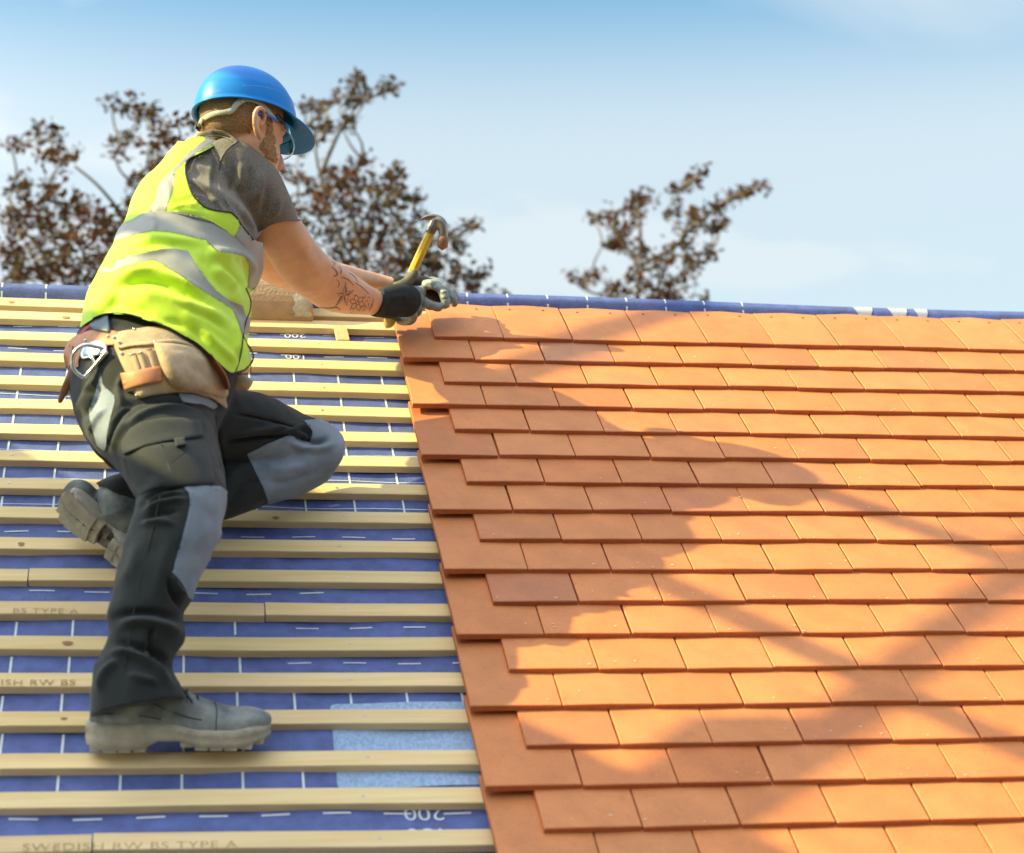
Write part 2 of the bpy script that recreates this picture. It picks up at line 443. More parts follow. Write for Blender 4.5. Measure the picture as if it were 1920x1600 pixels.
def hit(T, x, y):
    d = at(x, y, 1.0) - CC; L = np.linalg.norm(d)
    h = T.ray_cast(Vector(CC), Vector(d / L))
    return None if h[0] is None else h[3] / L

def depths(T, P, default=None):
    """depth of surface T under pixels P; misses take the nearest found value"""
    P = np.asarray(P, float); d = [hit(T, x, y) for x, y in P]
    ok = [i for i, v in enumerate(d) if v is not None]
    if not ok: return np.full(len(P), default)
    out = np.empty(len(P))
    for i, v in enumerate(d):
        if v is None:
            j = min(ok, key=lambda k: (P[k][0] - P[i][0]) ** 2 + (P[k][1] - P[i][1]) ** 2); v = d[j]
        out[i] = v
    return out

def smooth1(d, it=3, closed=False):
    for _ in range(it):
        e = np.concatenate([d[-1:], d, d[:1]]) if closed else np.concatenate([d[:1], d, d[-1:]])
        d = (e[:-2] + 2 * e[1:-1] + e[2:]) / 4
    return d

def puff(poly, T, thick, off=.001, n=72, rings=9, power=4., default=None, plane=False, curve=True):
    """a flap or pouch lying on surface T: outline in pixels, real thickness, closed at the back"""
    P = np.asarray(poly, float)
    if curve: P = cr(np.concatenate([P, P[:1]]), 6)[:-1]
    L = np.concatenate([P, P[:1]]); s = np.concatenate([[0], np.cumsum(np.hypot(*np.diff(L, axis=0).T))])
    q = np.linspace(0, s[-1], n, endpoint=False); P = np.stack([np.interp(q, s, L[:, 0]), np.interp(q, s, L[:, 1])], 1)
    c = P.mean(0)
    ts = [1.0] + list(1 - np.linspace(0, 1, rings) ** 1.6 * .97)
    pts, prof = [], []
    for k, t in enumerate(ts):
        pts.append(c + (P - c) * t)
        prof.append(np.full(n, -.004 if k == 0 else thick * (1 - t ** power) ** .5 + .0008))
    pts = np.concatenate(pts); prof = np.concatenate(prof)
    base = depths(T, pts, default)
    if plane:
        A = np.stack([np.ones(len(pts)), pts[:, 0] - c[0], pts[:, 1] - c[1], (pts[:, 0] - c[0]) ** 2, (pts[:, 1] - c[1]) ** 2, (pts[:, 0] - c[0]) * (pts[:, 1] - c[1])], 1)
        co = np.linalg.lstsq(A, base, rcond=None)[0]; base = np.minimum(A @ co, base + .004)
    V = at(pts[:, 0], pts[:, 1], base - off - prof)
    m_ = len(ts)
    F = [(i * n + j, i * n + (j + 1) % n, (i + 1) * n + (j + 1) % n, (i + 1) * n + j) for i in range(m_ - 1) for j in range(n)]
    F.append(tuple((m_ - 1) * n + j for j in range(n)))
    F = orient(V, F)
    return V, F

def orient(V, F):
    N = np.zeros(3); 
    f = np.array([q[:4] for q in F if len(q) >= 4]); fn = np.cross(V[f[:, 2]] - V[f[:, 0]], V[f[:, 3]] - V[f[:, 1]])
    v = V[f].mean(1) - CC
    return [q[::-1] for q in F] if (fn * v).sum() > 0 else F

def strip(line, wpx, T, thick=.003, off=.001, sub=5, default=None, round_=False, sm=3):
    """strap or piping following surface T along a pixel line"""
    P = cr(line, sub) if sub > 1 else np.asarray(line, float)
    t = np.gradient(P, axis=0); t /= np.linalg.norm(t, axis=1)[:, None] + 1e-9; nrm = np.stack([-t[:, 1], t[:, 0]], 1)
    if np.ndim(wpx): w = cr(np.asarray(wpx, float)[:, None], sub)[:, 0]
    else: w = np.full(len(P), float(wpx))
    if round_:
        d = smooth1(depths(T, P, default), sm)
        C3 = at(P[:, 0], P[:, 1], d - off); return tube(C3, w * d / FPX, ns=8, sub=1)
    sec = [(-1, -.004), (-1, thick * .7), (-.8, thick), (0, thick * 1.1), (.8, thick), (1, thick * .7), (1, -.004)]
    V = []
    for a, h in sec:
        q = P + nrm * (w * a)[:, None]
        d = smooth1(depths(T, q, default), sm); V.append(at(q[:, 0], q[:, 1], d - off - h))
    V = np.stack(V, 1); n, k = V.shape[:2]; V = V.reshape(-1, 3)
    F = [(i * k + j, i * k + j + 1, (i + 1) * k + j + 1, (i + 1) * k + j) for i in range(n - 1) for j in range(k - 1)]
    F += [tuple(range(k)), tuple((n - 1) * k + j for j in range(k))[::-1]]
    return V, orient(V, F)

def box(c, sx, sy, sz, ax=None):
    """box with half sizes along axes rows of ax"""
    ax = np.eye(3) if ax is None else np.asarray(ax)
    V = np.array([np.asarray(c) + ax[0] * sx * a + ax[1] * sy * b_ + ax[2] * sz * d for a in (-1, 1) for b_ in (-1, 1) for d in (-1, 1)])
    F = [(0, 1, 3, 2), (4, 6, 7, 5), (0, 4, 5, 1), (2, 3, 7, 6), (0, 2, 6, 4), (1, 5, 7, 3)]
    if np.linalg.det(ax) < 0: F = [f[::-1] for f in F]
    return V, F

# ------------------------------------------------------------------ the roof
TW, G = .165, .100
BT = -.044                 # top of the battens
ground = obj('ground', np.array(W(np.zeros((4, 3)))) * 0 + (np.array([[-400, -400, -5.2], [400, -400, -5.2], [400, 400, -5.2], [-400, 400, -5.2]]) @ RW), [(0, 1, 2, 3)], M['ground'], smooth=False, kind='structure')

roof = empty('house', (0, -1.9, -.07), 'house whose pitched roof is half covered in orange tiles and half bare battens', 'house'); roof['kind'] = 'thing'
RB = base_of(roof)

def und_n(u, v):
    """height of the draped membrane"""
    base = -.0605 + .0022 * np.sin(u * 9.3 + 2.1 * np.sin(v * 5)) * np.sin(v * 62.8 + 1) + .0015 * np.sin(u * 23 + v * 31)
    k = np.clip((v - .092) / .044, 0, 1); k = k * k * (3 - 2 * k)
    apex = -.023 + .004 * np.sin(u * 3.1 + .5) - .006 * np.clip(u - .3, 0, 2) * .5
    out = base * (1 - k) + apex * k
    dn = np.clip(v - .150, 0, 9)
    return out - dn * 4.7 * (1 - np.exp(-dn * 90))          # falls away on the far slope

us = np.linspace(-1.6, 2.9, 301)
vs = np.concatenate([np.arange(-2.3, .09, .0165), np.arange(.09, .165, .003), [.17, .178, .19, .22, .3, .42]])
UU, VV = np.meshgrid(us, vs)
V = np.stack([UU, VV, und_n(UU, VV)], -1).reshape(-1, 3)
nu = len(us)
F = [(i * nu + j, i * nu + j + 1, (i + 1) * nu + j + 1, (i + 1) * nu + j) for i in range(len(vs) - 1) for j in range(nu - 1)]
under = obj('underlay', V, F, M['underlay'], roof)

vL = [.074, .013, -.081, -.176, -.274, -.372] + [-.372 - .1009 * k for k in range(1, 11)] + [-1.485, -1.577, -1.676, -1.775, -1.875]
def vline(k, u): return vL[k] - .0155 * (u + .85)

# battens
for k in range(len(vL)):
    rr = random.Random(k * 13 + 5)
    L0, L1 = -1.5, 2.85
    n = 30
    V, F = [], []
    hgt, wid = .0165, .038 + rr.uniform(-.001, .001)
    for i in range(n + 1):
        u = L0 + (L1 - L0) * i / n
        w0 = .0009 * math.sin(u * 7 + k) + rr.uniform(-.0005, .0005); tp = .0006 * math.sin(u * 5 + k * 2)
        vf = vline(k, u) + w0
        for (dv, dn) in ((0, -hgt), (0, -.0012), (.0012, 0), (wid - .0012, 0), (wid, -.0012), (wid, -hgt)):
            V.append((u, vf + dv, BT + tp + dn))
    for i in range(n):
        for j in range(6):
            a, b_ = i * 6 + j, i * 6 + (j + 1) % 6
            F.append((a, b_, b_ + 6, a + 6))
    F += [(5, 4, 3, 2, 1, 0), tuple(n * 6 + j for j in range(6))]
    V = np.array(V)
    # outward
    f = np.array(F[:6]); N = np.cross(V[f[:, 2]] - V[f[:, 0]], V[f[:, 3]] - V[f[:, 1]])
    if N[2][2] < 0: F = [q[::-1] for q in F]
    jt = {3: 8, 7: 7, 11: 5, 12: 8, 15: 6, 18: 6}.get(k)
    if jt:   # two lengths butted end to end with a hairline gap
        V = V.reshape(n + 1, 6, 3); A_, B_2 = V[:jt + 1].copy(), V[jt:].copy(); A_[-1, :, 0] -= .0012; B_2[0, :, 0] += .0012; B_2[:, :, 1] += .0016; B_2[:, :, 2] += .0006
        ws = [A_, B_2]
    else: ws = [V.reshape(n + 1, 6, 3)]
    for w_ in ws[:-1]:
        m_ = len(w_); Fw = [(i * 6 + j, i * 6 + (j + 1) % 6, (i + 1) * 6 + (j + 1) % 6, (i + 1) * 6 + j) for i in range(m_ - 1) for j in range(6)] + [(5, 4, 3, 2, 1, 0), tuple((m_ - 1) * 6 + j for j in range(6))]
        if F[0][1] != 1: Fw = [q[::-1] for q in Fw]
        o2 = obj('batten', w_.reshape(-1, 3), Fw, M['wood'], roof, smooth=False); t = rr.uniform(.88, 1.06); o2.color = (t, t * rr.uniform(.96, 1.02), t * rr.uniform(.9, 1.02), 1)
    m_ = len(ws[-1]); Fw = [(i * 6 + j, i * 6 + (j + 1) % 6, (i + 1) * 6 + (j + 1) % 6, (i + 1) * 6 + j) for i in range(m_ - 1) for j in range(6)] + [(5, 4, 3, 2, 1, 0), tuple((m_ - 1) * 6 + j for j in range(6))]
    if F[0][1] != 1: Fw = [q[::-1] for q in Fw]
    V, F = ws[-1].reshape(-1, 3), Fw
    o = obj('batten', V, F, M['wood'], roof, smooth=False)
    t = rr.uniform(.9, 1.08); o.color = (t, t * rr.uniform(.97, 1.02), t * rr.uniform(.93, 1.02), 1)
    parts = []
    for un in (-1.22 + .05 * rr.random(), -.86 + .03 * rr.random(), -.20 + .03 * rr.random()):
        a = np.linspace(0, 2 * np.pi, 10, endpoint=False)
        for du in (0,):
            P = np.stack([un + du + .0028 * np.cos(a), vline(k, un) + .019 + .003 * rr.uniform(-1, 1) + .0028 * np.sin(a), np.full(10, BT + .0014)], 1)
            parts.append((P, [tuple(range(10))]))
    for VN, FN in parts: obj('nail', VN, FN, M['nail'], o, smooth=False)
    kp = []
    for _ in range(0 if k in (12, 14, 18) else rr.choice([0, 1, 1, 2])):
        uk = rr.uniform(-.9, -.15); a = np.linspace(0, 2 * np.pi, 14, endpoint=False); r1, r2 = rr.uniform(.004, .012), rr.uniform(.003, .006)
        P = np.stack([uk + r1 * np.cos(a) * (1 + .2 * np.sin(3 * a)), vline(k, uk) + rr.uniform(.01, .028) + r2 * np.sin(a), np.full(14, BT + .0011)], 1); kp.append((P, [tuple(range(14))]))
    for VN, FN in kp: obj('knot', VN, FN, M['knot'], o, smooth=False)

# print on the membrane: short cross lines, rules and dashes, one mesh of flat strips
pr = []
def prow(u0, u1, v0, v1, n=1):
    for i in range(n):
        a, b_ = u0 + (u1 - u0) * i / n, u0 + (u1 - u0) * (i + 1) / n
        P = np.array([[a, v0], [b_, v0], [b_, v1], [a, v1]]); z = und_n(P[:, 0], P[:, 1]) + .0012
        pr.append((np.column_stack([P, z]), [(0, 1, 2, 3)]))
def pvert(xref, yref, v0, v1, ulo, uhi, w=.0042):
    u0 = onn(xref, yref, -.06)[0]; k0, k1 = math.ceil((ulo - u0) / .1), math.floor((uhi - u0) / .1)
    for k in range(k0, k1 + 1):
        u = u0 + .1 * k
        for q in range(3): 
            a, b_ = v0 + (v1 - v0) * q / 3, v0 + (v1 - v0) * (q + 1) / 3; prow(u - w / 2, u + w / 2, a, b_)
def prule(y, x, ulo, uhi, w=.0032, dash=0, skew=-.0155):
    p = onn(x, y, -.06); u = ulo; st = .1
    if dash:
        k = math.ceil((ulo - p[0]) / .1); u = p[0] + k * .1
        while u < uhi: 
            v = p[1] + skew * (u - p[0]) + .0012 * math.sin(u * 60); prow(u, u + dash, v - w / 2, v + w / 2, 3); u += .1
    else:
        while u < uhi:
            v = p[1] + skew * (u - p[0]) + .001 * math.sin(u * 30); prow(u, u + .025, v - w / 2, v + w / 2); u += .025
def gap(k):   # visible membrane below batten k: from its front edge down to the next batten's back edge
    return vL[k] - .004, vL[k + 1] + .038
# ridge strip
p1 = onn(90, 560, -.05)
pvert(90, 540, .105, .150, -1.3, .95); prule(541, 90, -1.3, -.66, skew=-.004)
u_ = .16
while u_ < 1.22: prow(u_, u_ + .025, .1085, .1115); u_ += .025
for k, xr, yr, lo, hi in ((4, 553, 730, -1.3, .1), (5, 470, 757, -1.3, .1), (6, 645, 800, -1.3, .1), (7, 650, 852, -1.3, .1), (8, 656, 905, -1.3, .1), (9, 573, 945, -1.3, .1), (13, 30, 1180, -1.3, -.5), (14, 20, 1250, -1.3, -.33), (15, 445, 1320, -1.3, .1), (16, 118, 1390, -1.3, -.3), (17, 341, 1468, -1.3, -.22)):
    u_, v_ = onn(xr, yr, -.06)[:2]; k = max(i for i in range(len(vL) - 1) if vline(i, u_) > v_ - .004)
    a, b_ = gap(k); pvert(xr, yr, b_ - .03, a, lo, hi)
u0 = onn(441, 1186, -.06)[0]; prow(u0 - .002, u0 + .002, gap(12)[1] - .02, gap(12)[0])
prule(610, 25, -1.3, -.62, dash=.042); prule(630, 605, -.5, .1, dash=.046); prule(653, 15, -1.3, -.62, dash=.042); prule(669, 608, -.5, .1, dash=.046)
prule(742, 100, -1.3, -.6, w=.002)
prule(844, 50, -1.3, -.6, w=.0018); prule(898, 50, -1.3, -.5, w=.0022); prule(945, 40, -1.3, -.6, w=.0022)
prule(857, 700, -.4, .1, w=.002); prule(904, 700, -.4, .1, w=.0026); prule(953, 560, -.5, .1, w=.0026)
prule(998, 8, -1.3, -.6, dash=.046); prule(1007, 452, -.5, .1, dash=.046)
prule(1110, 55, -1.3, -.2, dash=.046)
prule(1178, 453, -.38, .1, dash=.042); prule(1244, 540, -.38, .1, dash=.042)
prule(1536, 16, -1.3, .1, dash=.046, w=.004)
VP, FP = join(pr); obj('printed_grid', VP, FP, M['print'], under, smooth=False, kind='stuff')

# pale blue printed panel, rounded, seen in strips between the battens
def panel(x0, y0, x1, y1):
    a, b_ = onn(x0, y0, -.06), onn(x1, y1, -.06); r = .012; P = []
    u0, u1, v1, v0 = a[0], b_[0], a[1], b_[1]
    for cx_, cy_, s in ((u1 - r, v1 - r, 0), (u0 + r, v1 - r, 1), (u0 + r, v0 + r, 2), (u1 - r, v0 + r, 3)):
        for q in range(5): an = (s + q / 4) * math.pi / 2; P.append((cx_ + r * math.cos(an), cy_ + r * math.sin(an)))
    return np.array(P)
P = panel(618, 1320, 905, 1474)
gu, gv = np.linspace(P[:, 0].min(), P[:, 0].max(), 40), np.linspace(P[:, 1].min(), P[:, 1].max(), 30)
V, F = [], []
A, B = np.meshgrid(gu, gv); cc = np.array([P[:, 0].mean(), P[:, 1].mean()])
Q = np.stack([A.ravel(), B.ravel()], 1); ins = inpoly(Q, P)
Q[~ins] = segdist(Q[~ins], P, True)[1]
V = np.column_stack([Q, und_n(Q[:, 0], Q[:, 1]) + .0012])
F = [(i * 40 + j, i * 40 + j + 1, (i + 1) * 40 + j + 1, (i + 1) * 40 + j) for i in range(29) for j in range(39)]
obj('printed_panel', V, F, M['panelprint'], under)

def text_mesh(txt, size, spacing=1.0):
    c = bpy.data.curves.new('t', 'FONT'); c.body = txt; c.size = size; c.align_x = 'CENTER'; c.align_y = 'CENTER'; c.space_character = spacing; c.resolution_u = 4
    o = bpy.data.objects.new('t', c); COL.objects.link(o); dg = bpy.context.evaluated_depsgraph_get(); dg.update()
    me = o.evaluated_get(dg).to_mesh(); V = np.array([v.co[:] for v in me.vertices]); F = [tuple(p.vertices) for p in me.polygons]
    o.evaluated_get(dg).to_mesh_clear(); bpy.data.objects.remove(o); bpy.data.curves.remove(c)
    return V, F
def put_text(name, txt, x, y, size, m, parent, n=None, flip=False, spacing=1.0, xs=1.0, skew=-.0155):
    V, F = text_mesh(txt, size, spacing); s = -1 if flip else 1
    p = onn(x, y, -.06 if n is None else n)
    U = p[0] + s * V[:, 0] * xs; Vv = p[1] + s * V[:, 1] + skew * (U - p[0])
    z = (und_n(U, Vv) + .0016) if n is None else np.full(len(U), n + .0012)
    obj(name, np.column_stack([U, Vv, z]), F, m, parent, smooth=False)
put_text('printed_number', '200', 553, 630, .030, M['print'], under, flip=True, xs=1.15)
put_text('printed_number', '100', 555, 669, .030, M['print'], under, flip=True, xs=1.15)
put_text('printed_number', '200', 795, 1525, .042, M['print'], under, flip=True, xs=1.1)
put_text('printed_number', '150', 800, 1565, .042, M['print'], under, flip=True, xs=1.1)
# big pale lettering rolled over the ridge at the right: only the lower halves of round letters show
def blob(u, v, r, rv, cut=None):
    a = np.linspace(0, 2 * np.pi, 28, endpoint=False); P = np.stack([u + r * np.cos(a), v + rv * np.sin(a)], 1)
    P[:, 1] = np.minimum(P[:, 1], .149); return (np.column_stack([P, und_n(P[:, 0], P[:, 1]) + .0015]), [tuple(range(28))])
bl = []
for x in (1624, 1688, 1731):
    p = onn(x, 590, -.03); r_ = .026 if x < 1700 else .018; rows_ = []
    for i in range(9):
        v = .105 + .044 * i / 8; hw = r_ * math.sqrt(max(1 - ((.152 - v) / .040) ** 2, 0))
        rows_.append(np.array([[p[0] + hw * (2 * j / 8 - 1), v] for j in range(9)]))
    Q = np.concatenate(rows_); bl.append((np.column_stack([Q, und_n(Q[:, 0], Q[:, 1]) + .0016]), [(i * 9 + j, i * 9 + j + 1, i * 9 + j + 10, i * 9 + j + 9) for i in range(8) for j in range(8)]))
for VB, FB in bl: obj('printed_letter', VB, FB, M['letter'], under, smooth=False)
put_text('printed_stamp', 'SWEDISH RW BS TYPE A', 245, 1588, .022, M['stamp'], roof.children[-1] if False else under, n=BT, xs=1.28, spacing=1.1)
put_text('printed_stamp', 'SWEDISH RW BS', 30, 1281, .021, M['stamp'], under, n=BT, xs=1.2, spacing=1.1)
put_text('printed_stamp', 'BS TYPE A', 85, 1147, .021, M['stamp'], under, n=BT, xs=1.15, spacing=1.1)

# tiles
def tile_mesh(name, seed, length=.265, top=False):
    r = random.Random(seed); T_ = .0118; w = TW - .0026; bev = .0014
    nl, nw = 5, 3
    def camber(x, y): return .0018 * (1 - ((y - length / 2) / (length / 2)) ** 2) - .0010 * (x / (w / 2)) ** 2
    V, F = [], []
    jl = [r.uniform(-.0006, .0006) for _ in range(4)]
    xs = [-w / 2 + bev, 0, w / 2 - bev]; ys = [bev + (length - 2 * bev) * i / (nl - 1) for i in range(nl)]
    for y in ys:
        for x in xs:
            yy = y
            if top and y == ys[-1]: yy = y + .004 * math.cos(x / w * 5) + r.uniform(-.002, .002)
            V.append((x, yy, camber(x, y)))
    for i in range(nl - 1):
        for j in range(nw - 1): a = i * nw + j; F.append((a, a + 1, a + nw + 1, a + nw))
    # perimeter loop of the top
    per = [j for j in range(nw)] + [i * nw + nw - 1 for i in range(1, nl)] + [(nl - 1) * nw + j for j in range(nw - 2, -1, -1)] + [i * nw for i in range(nl - 2, 0, -1)]
    cx_, cy_ = 0, length / 2
    k = len(V); n = len(per)
    for ring, (grow, dz) in enumerate(((bev, -bev), (bev, -T_))):
        for q in per:
            x, y, z = V[q]
            sx = -1 if x < -w / 4 else (1 if x > w / 4 else 0); sy = -1 if y < bev * 2 else (1 if y > length - bev * 3 else 0)
            V.append((x + sx * grow + (r.uniform(-.0004, .0004) if ring == 0 else 0), y + sy * grow + (r.uniform(-.0005, .0005) if ring == 0 else 0), z + dz))
    for q in range(n):
        q2 = (q + 1) % n
        F.append((per[q], k + q, k + q2, per[q2])); F.append((k + q, k + n + q, k + n + q2, k + q2))
    F.append(tuple(k + n + q for q in range(n))[::-1])
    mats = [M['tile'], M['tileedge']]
    nf = len(F)
    if top:
        mats.append(M['hole'])
        for hx in (-.042, .040):
            a = np.linspace(0, 2 * np.pi, 8, endpoint=False); kk = len(V); hy = length - .028
            V += [(hx + .0032 * math.cos(t), hy + .0032 * math.sin(t), camber(hx, hy) + .0006) for t in a]; F.append(tuple(kk + i for i in range(8)))
        # two nibs standing up at the head
    me = mesh(name, V, F, mats, smooth=False)
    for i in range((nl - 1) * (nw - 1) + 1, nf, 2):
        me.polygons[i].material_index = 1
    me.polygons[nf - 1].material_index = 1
    if top:
        for i in range(nf, len(F)): me.polygons[i].material_index = 2
    return me
tiles = [tile_mesh('roof_tile', 100 + i) for i in range(5)]
tops = [tile_mesh('roof_tile', 200 + i, length=.196, top=True) for i in range(4)]
KT = math.atan(.118)
rt = random.Random(21)
GREY = {(2, 2): (.78, .88, 1.35), (11, 0): (.80, .80, 1.05), (9, 3): (.93, .92, 1.05), (7, 4): (.92, .95, 1.15), (8, 3): (.90, .88, 1.02), (15, 3): (.86, .84, .95), (5, 5): (.96, .97, 1.05)}
for r in range(1, 21):
    u0 = .5 * TW if r % 2 else 0.0
    nt_ = min(14, int((2.5 - .055 * r - u0) / TW) + 1)
    for i in range(nt_):
        me = rt.choice(tops if r == 1 else tiles)
        o = bpy.data.objects.new('roof_tile', me); COL.objects.link(o); o.parent = roof
        ang = KT + rt.uniform(-.006, .006); yaw = rt.uniform(-.004, .004); rol = rt.uniform(-.006, .006)
        c_, s_ = math.cos(ang), math.sin(ang)
        Rl = np.array([[1, 0, 0], [0, c_, s_], [0, -s_, c_]])      # slopes down towards its head
        Ry = np.array([[math.cos(yaw), -math.sin(yaw), 0], [math.sin(yaw), math.cos(yaw), 0], [0, 0, 1]])
        Rr = np.array([[math.cos(rol), 0, math.sin(rol)], [0, 1, 0], [-math.sin(rol), 0, math.cos(rol)]])
        Rm = RW @ Ry @ Rl @ Rr
        p = W(np.array([u0 + (i + .5) * TW + rt.uniform(-.0008, .0008), -G * r + rt.uniform(-.0022, .0022), .0008 * rt.random()])) - RB
        o.matrix_local = Matrix(((*Rm[0], p[0]), (*Rm[1], p[1]), (*Rm[2], p[2]), (0, 0, 0, 1)))
        c = rt.gauss(1, .045); tint = rt.gauss(0, .03)
        col = GREY.get((r, i), (c, c * (1 + tint), c * (1 + 2 * tint)))
        if (r, i) not in GREY and rt.random() < .08: col = (c * .92, c * .90, c * .98)
        o.color = (*col, 1)

# small pale scuffs on the tile tails
sc_p = []
for _ in range(240):
    r = rt.randint(1, 17); u = rt.uniform(.05, 1.7); y = abs(rt.gauss(.004, .018)) + .002
    s = rt.uniform(.0005, .0016); a = np.linspace(0, 2 * np.pi, 6, endpoint=False); el = rt.uniform(1, 3)
    tilt_n = -.118 * y + .0018 * (1 - ((y - .1325) / .1325) ** 2)
    if r % 2 == 1 and u < .09: continue
    P = np.stack([u + s * el * np.cos(a), -G * r + y + s * np.sin(a), np.full(6, tilt_n + .0016)], 1); sc_p.append((P, [tuple(range(6))]))
M['scuff'] = mat('lime_scuff', (.80, .58, .42), .9)
VS, FS = join(sc_p); obj('scuff_marks', VS, FS, M['scuff'], roof, smooth=False, kind='stuff')

# ------------------------------------------------------------------ ridge tile lying on the battens, offcut, splinter
axl = np.array([1, -.012, 0.]); axl /= np.linalg.norm(axl)
e = onn(586, 600, BT + .002)
Ro, Ri = .105, .090
V, F = [], []
cenl = e + np.array([0, Ro * .93, -.02])
prof = []
for a in np.linspace(math.radians(-4), math.radians(184), 25): prof.append((Ro, a))
pin = [(Ri, a) for _, a in prof][::-1]
ring = [( -r_ * math.cos(a), r_ * math.sin(a)) for r_, a in prof + pin]
nr_ = len(ring); rz = random.Random(3)
for i in range(13):
    s = -.46 * (1 - i / 12)
    for (dv, dn) in ring: V.append(cenl + axl * (s + (rz.uniform(-.002, .002) if i in (0, 12) else 0)) + np.array([0, dv, dn]) * (1 + rz.uniform(-.006, .006)))
V = np.array(V)
F = [(i * nr_ + j, i * nr_ + (j + 1) % nr_, (i + 1) * nr_ + (j + 1) % nr_, (i + 1) * nr_ + j) for i in range(12) for j in range(nr_)]
F.append(tuple(range(nr_))[::-1]); F.append(tuple(12 * nr_ + j for j in range(nr_)))
f = np.array(F[:6]); N = np.cross(V[f[:, 2]] - V[f[:, 0]], V[f[:, 3]] - V[f[:, 1]]); 
if (N * (V[f].mean(1) - cenl)).sum() * 1 < 0 and abs(N).sum() > 0: F = [q[::-1] for q in F]
rtile = obj('ridge_tile', V, F, M['ridge'], None, smooth=False, label='weathered half-round ridge tile lying on the top battens under the arms', cat='ridge tile')
# mortar smear on its end
a = np.linspace(math.radians(16), math.radians(58), 12); V, F = [], []
for i, q in enumerate(a):
    for s in (-.045, -.030, -.017, -.006):
        k = 1 + .018 * (1 - ((s + .025) / .022) ** 2) * math.sin((i + .2) / 11.4 * math.pi) + .004 * rz.random()
        V.append(cenl + axl * (s + .004 * math.sin(i * 1.7)) + np.array([0, -Ro * k * math.cos(q), Ro * k * math.sin(q)]))
F = [(i * 4 + j, i * 4 + j + 1, i * 4 + j + 5, i * 4 + j + 4) for i in range(11) for j in range(3)]
V = np.array(V); obj('mortar_smear', V, orient(V, F), M['mortar'], rtile)

p0, p1 = onn(638, 616, BT + .001), onn(643, 638, -.050)
cen = (p0 + p1) / 2
V, F = box(cen, .0145, np.linalg.norm(p1 - p0) / 2 + .004, .005, np.array([[1, 0, 0], (p0 - p1) / np.linalg.norm(p0 - p1), np.cross([1, 0, 0], (p0 - p1) / np.linalg.norm(p0 - p1))]))
obj('wood_offcut', V, F, M['block'], None, smooth=False, label='short square wood offcut bridging two battens beside the number 200', cat='wood offcut')

# ------------------------------------------------------------------ the roofer
person = empty('person', onn(330, 1410, -.02), 'roofer in yellow hi-vis vest kneeling on the battens and leaning to the ridge', 'person')

# --- torso, vest
TOR = [(150, 700, 478, 800, 3.52, .160), (146, 655, 478, 750, 3.545, .162), (154, 614, 476, 700, 3.57, .164), (162, 588, 462, 645, 3.60, .165), (175, 558, 469, 605, 3.63, .165),
       (190, 531, 471, 570, 3.66, .165), (205, 508, 463, 537, 3.69, .166), (214, 477, 475, 512, 3.72, .17), (232, 447, 494, 482, 3.75, .175),
       (244, 417, 490, 455, 3.79, .18), (262, 381, 478, 418, 3.83, .182), (292, 339, 474, 373, 3.865, .178), (328, 287, 470, 328, 3.895, .165),
       (352, 265, 464, 300, 3.91, .145), (374, 256, 452, 282, 3.92, .105)]
TLT = [.85] * 9 + [.78, .64, .48, .34, .24, .15]
VV_, VF_ = loft(TOR, ns=330, sub=17, cap=False, ex=2.15, tilt=TLT)
VF_ = np.array(VF_)
VV_ = lumps(VV_, VF_, .0045, 9.0, 3.1); VV_ = lumps(VV_, VF_, .0018, 26.0, 8.2)
FOLD = [
 ([(205, 527), (228, 519), (252, 512), (284, 510), (318, 521), (352, 538), (392, 560)], 8, .013),
 ([(204, 541), (232, 533), (262, 526), (290, 527), (322, 536), (354, 552), (390, 574)], 5, -.012),
 ([(322, 556), (358, 573), (400, 588), (436, 612)], 8, .007), ([(318, 566), (356, 585), (398, 602), (432, 626)], 6, -.006),
 ([(240, 560), (290, 556), (340, 580), (380, 612)], 12, .006), ([(190, 570), (240, 577), (300, 590)], 10, -.005),
 ([(352, 470), (372, 500), (392, 530), (412, 556)], 8, .004), ([(364, 470), (386, 500), (406, 530), (430, 555)], 8, -.003),
 ([(380, 478), (420, 478), (452, 484), (468, 505), (462, 535)], 12, .014), ([(392, 500), (424, 520), (446, 548)], 11, .010), ([(410, 496), (440, 520), (456, 548)], 7, -.008),
 ([(246, 455), (290, 446), (340, 452), (384, 458)], 8, .006), ([(250, 466), (300, 457), (350, 463)], 6, -.005),
 ([(262, 398), (300, 391), (350, 394), (400, 408)], 6, .004), ([(320, 390), (350, 384), (372, 390)], 4, .006), ([(322, 384), (350, 376), (366, 378)], 4, -.005),
 ([(370, 610), (400, 640), (430, 668), (446, 690)], 8, .008), ([(300, 600), (350, 612), (398, 650)], 7, -.006),
 ([(438, 600), (446, 635), (440, 670)], 7, .008), ([(449, 610), (455, 640), (449, 676)], 4, -.012),
 ([(215, 490), (240, 478), (280, 472), (330, 466)], 6, .005), ([(170, 590), (195, 560), (210, 530)], 9, .006), ([(182, 596), (210, 570), (226, 545)], 6, -.006),
 ([(424, 562), (446, 578), (456, 604)], 6, -.006), ([(300, 340), (318, 355), (316, 390)], 7, .003), ([(280, 400), (290, 420), (284, 438)], 6, .003),
 ([(215, 545), (270, 546), (330, 566), (380, 596), (420, 634)], 9, .004), ([(230, 612), (232, 600), (290, 603), (350, 632)], 5, .004),
]
VV_ = folds(VV_, VF_, FOLD)
HEM = [(80, 900), (120, 640), (146, 622), (153, 612), (175, 597), (202, 588), (244, 590), (310, 612), (340, 628), (370, 645), (400, 672), (430, 699), (445, 698), (460, 695), (472, 683), (480, 668), (530, 640), (560, 900)]
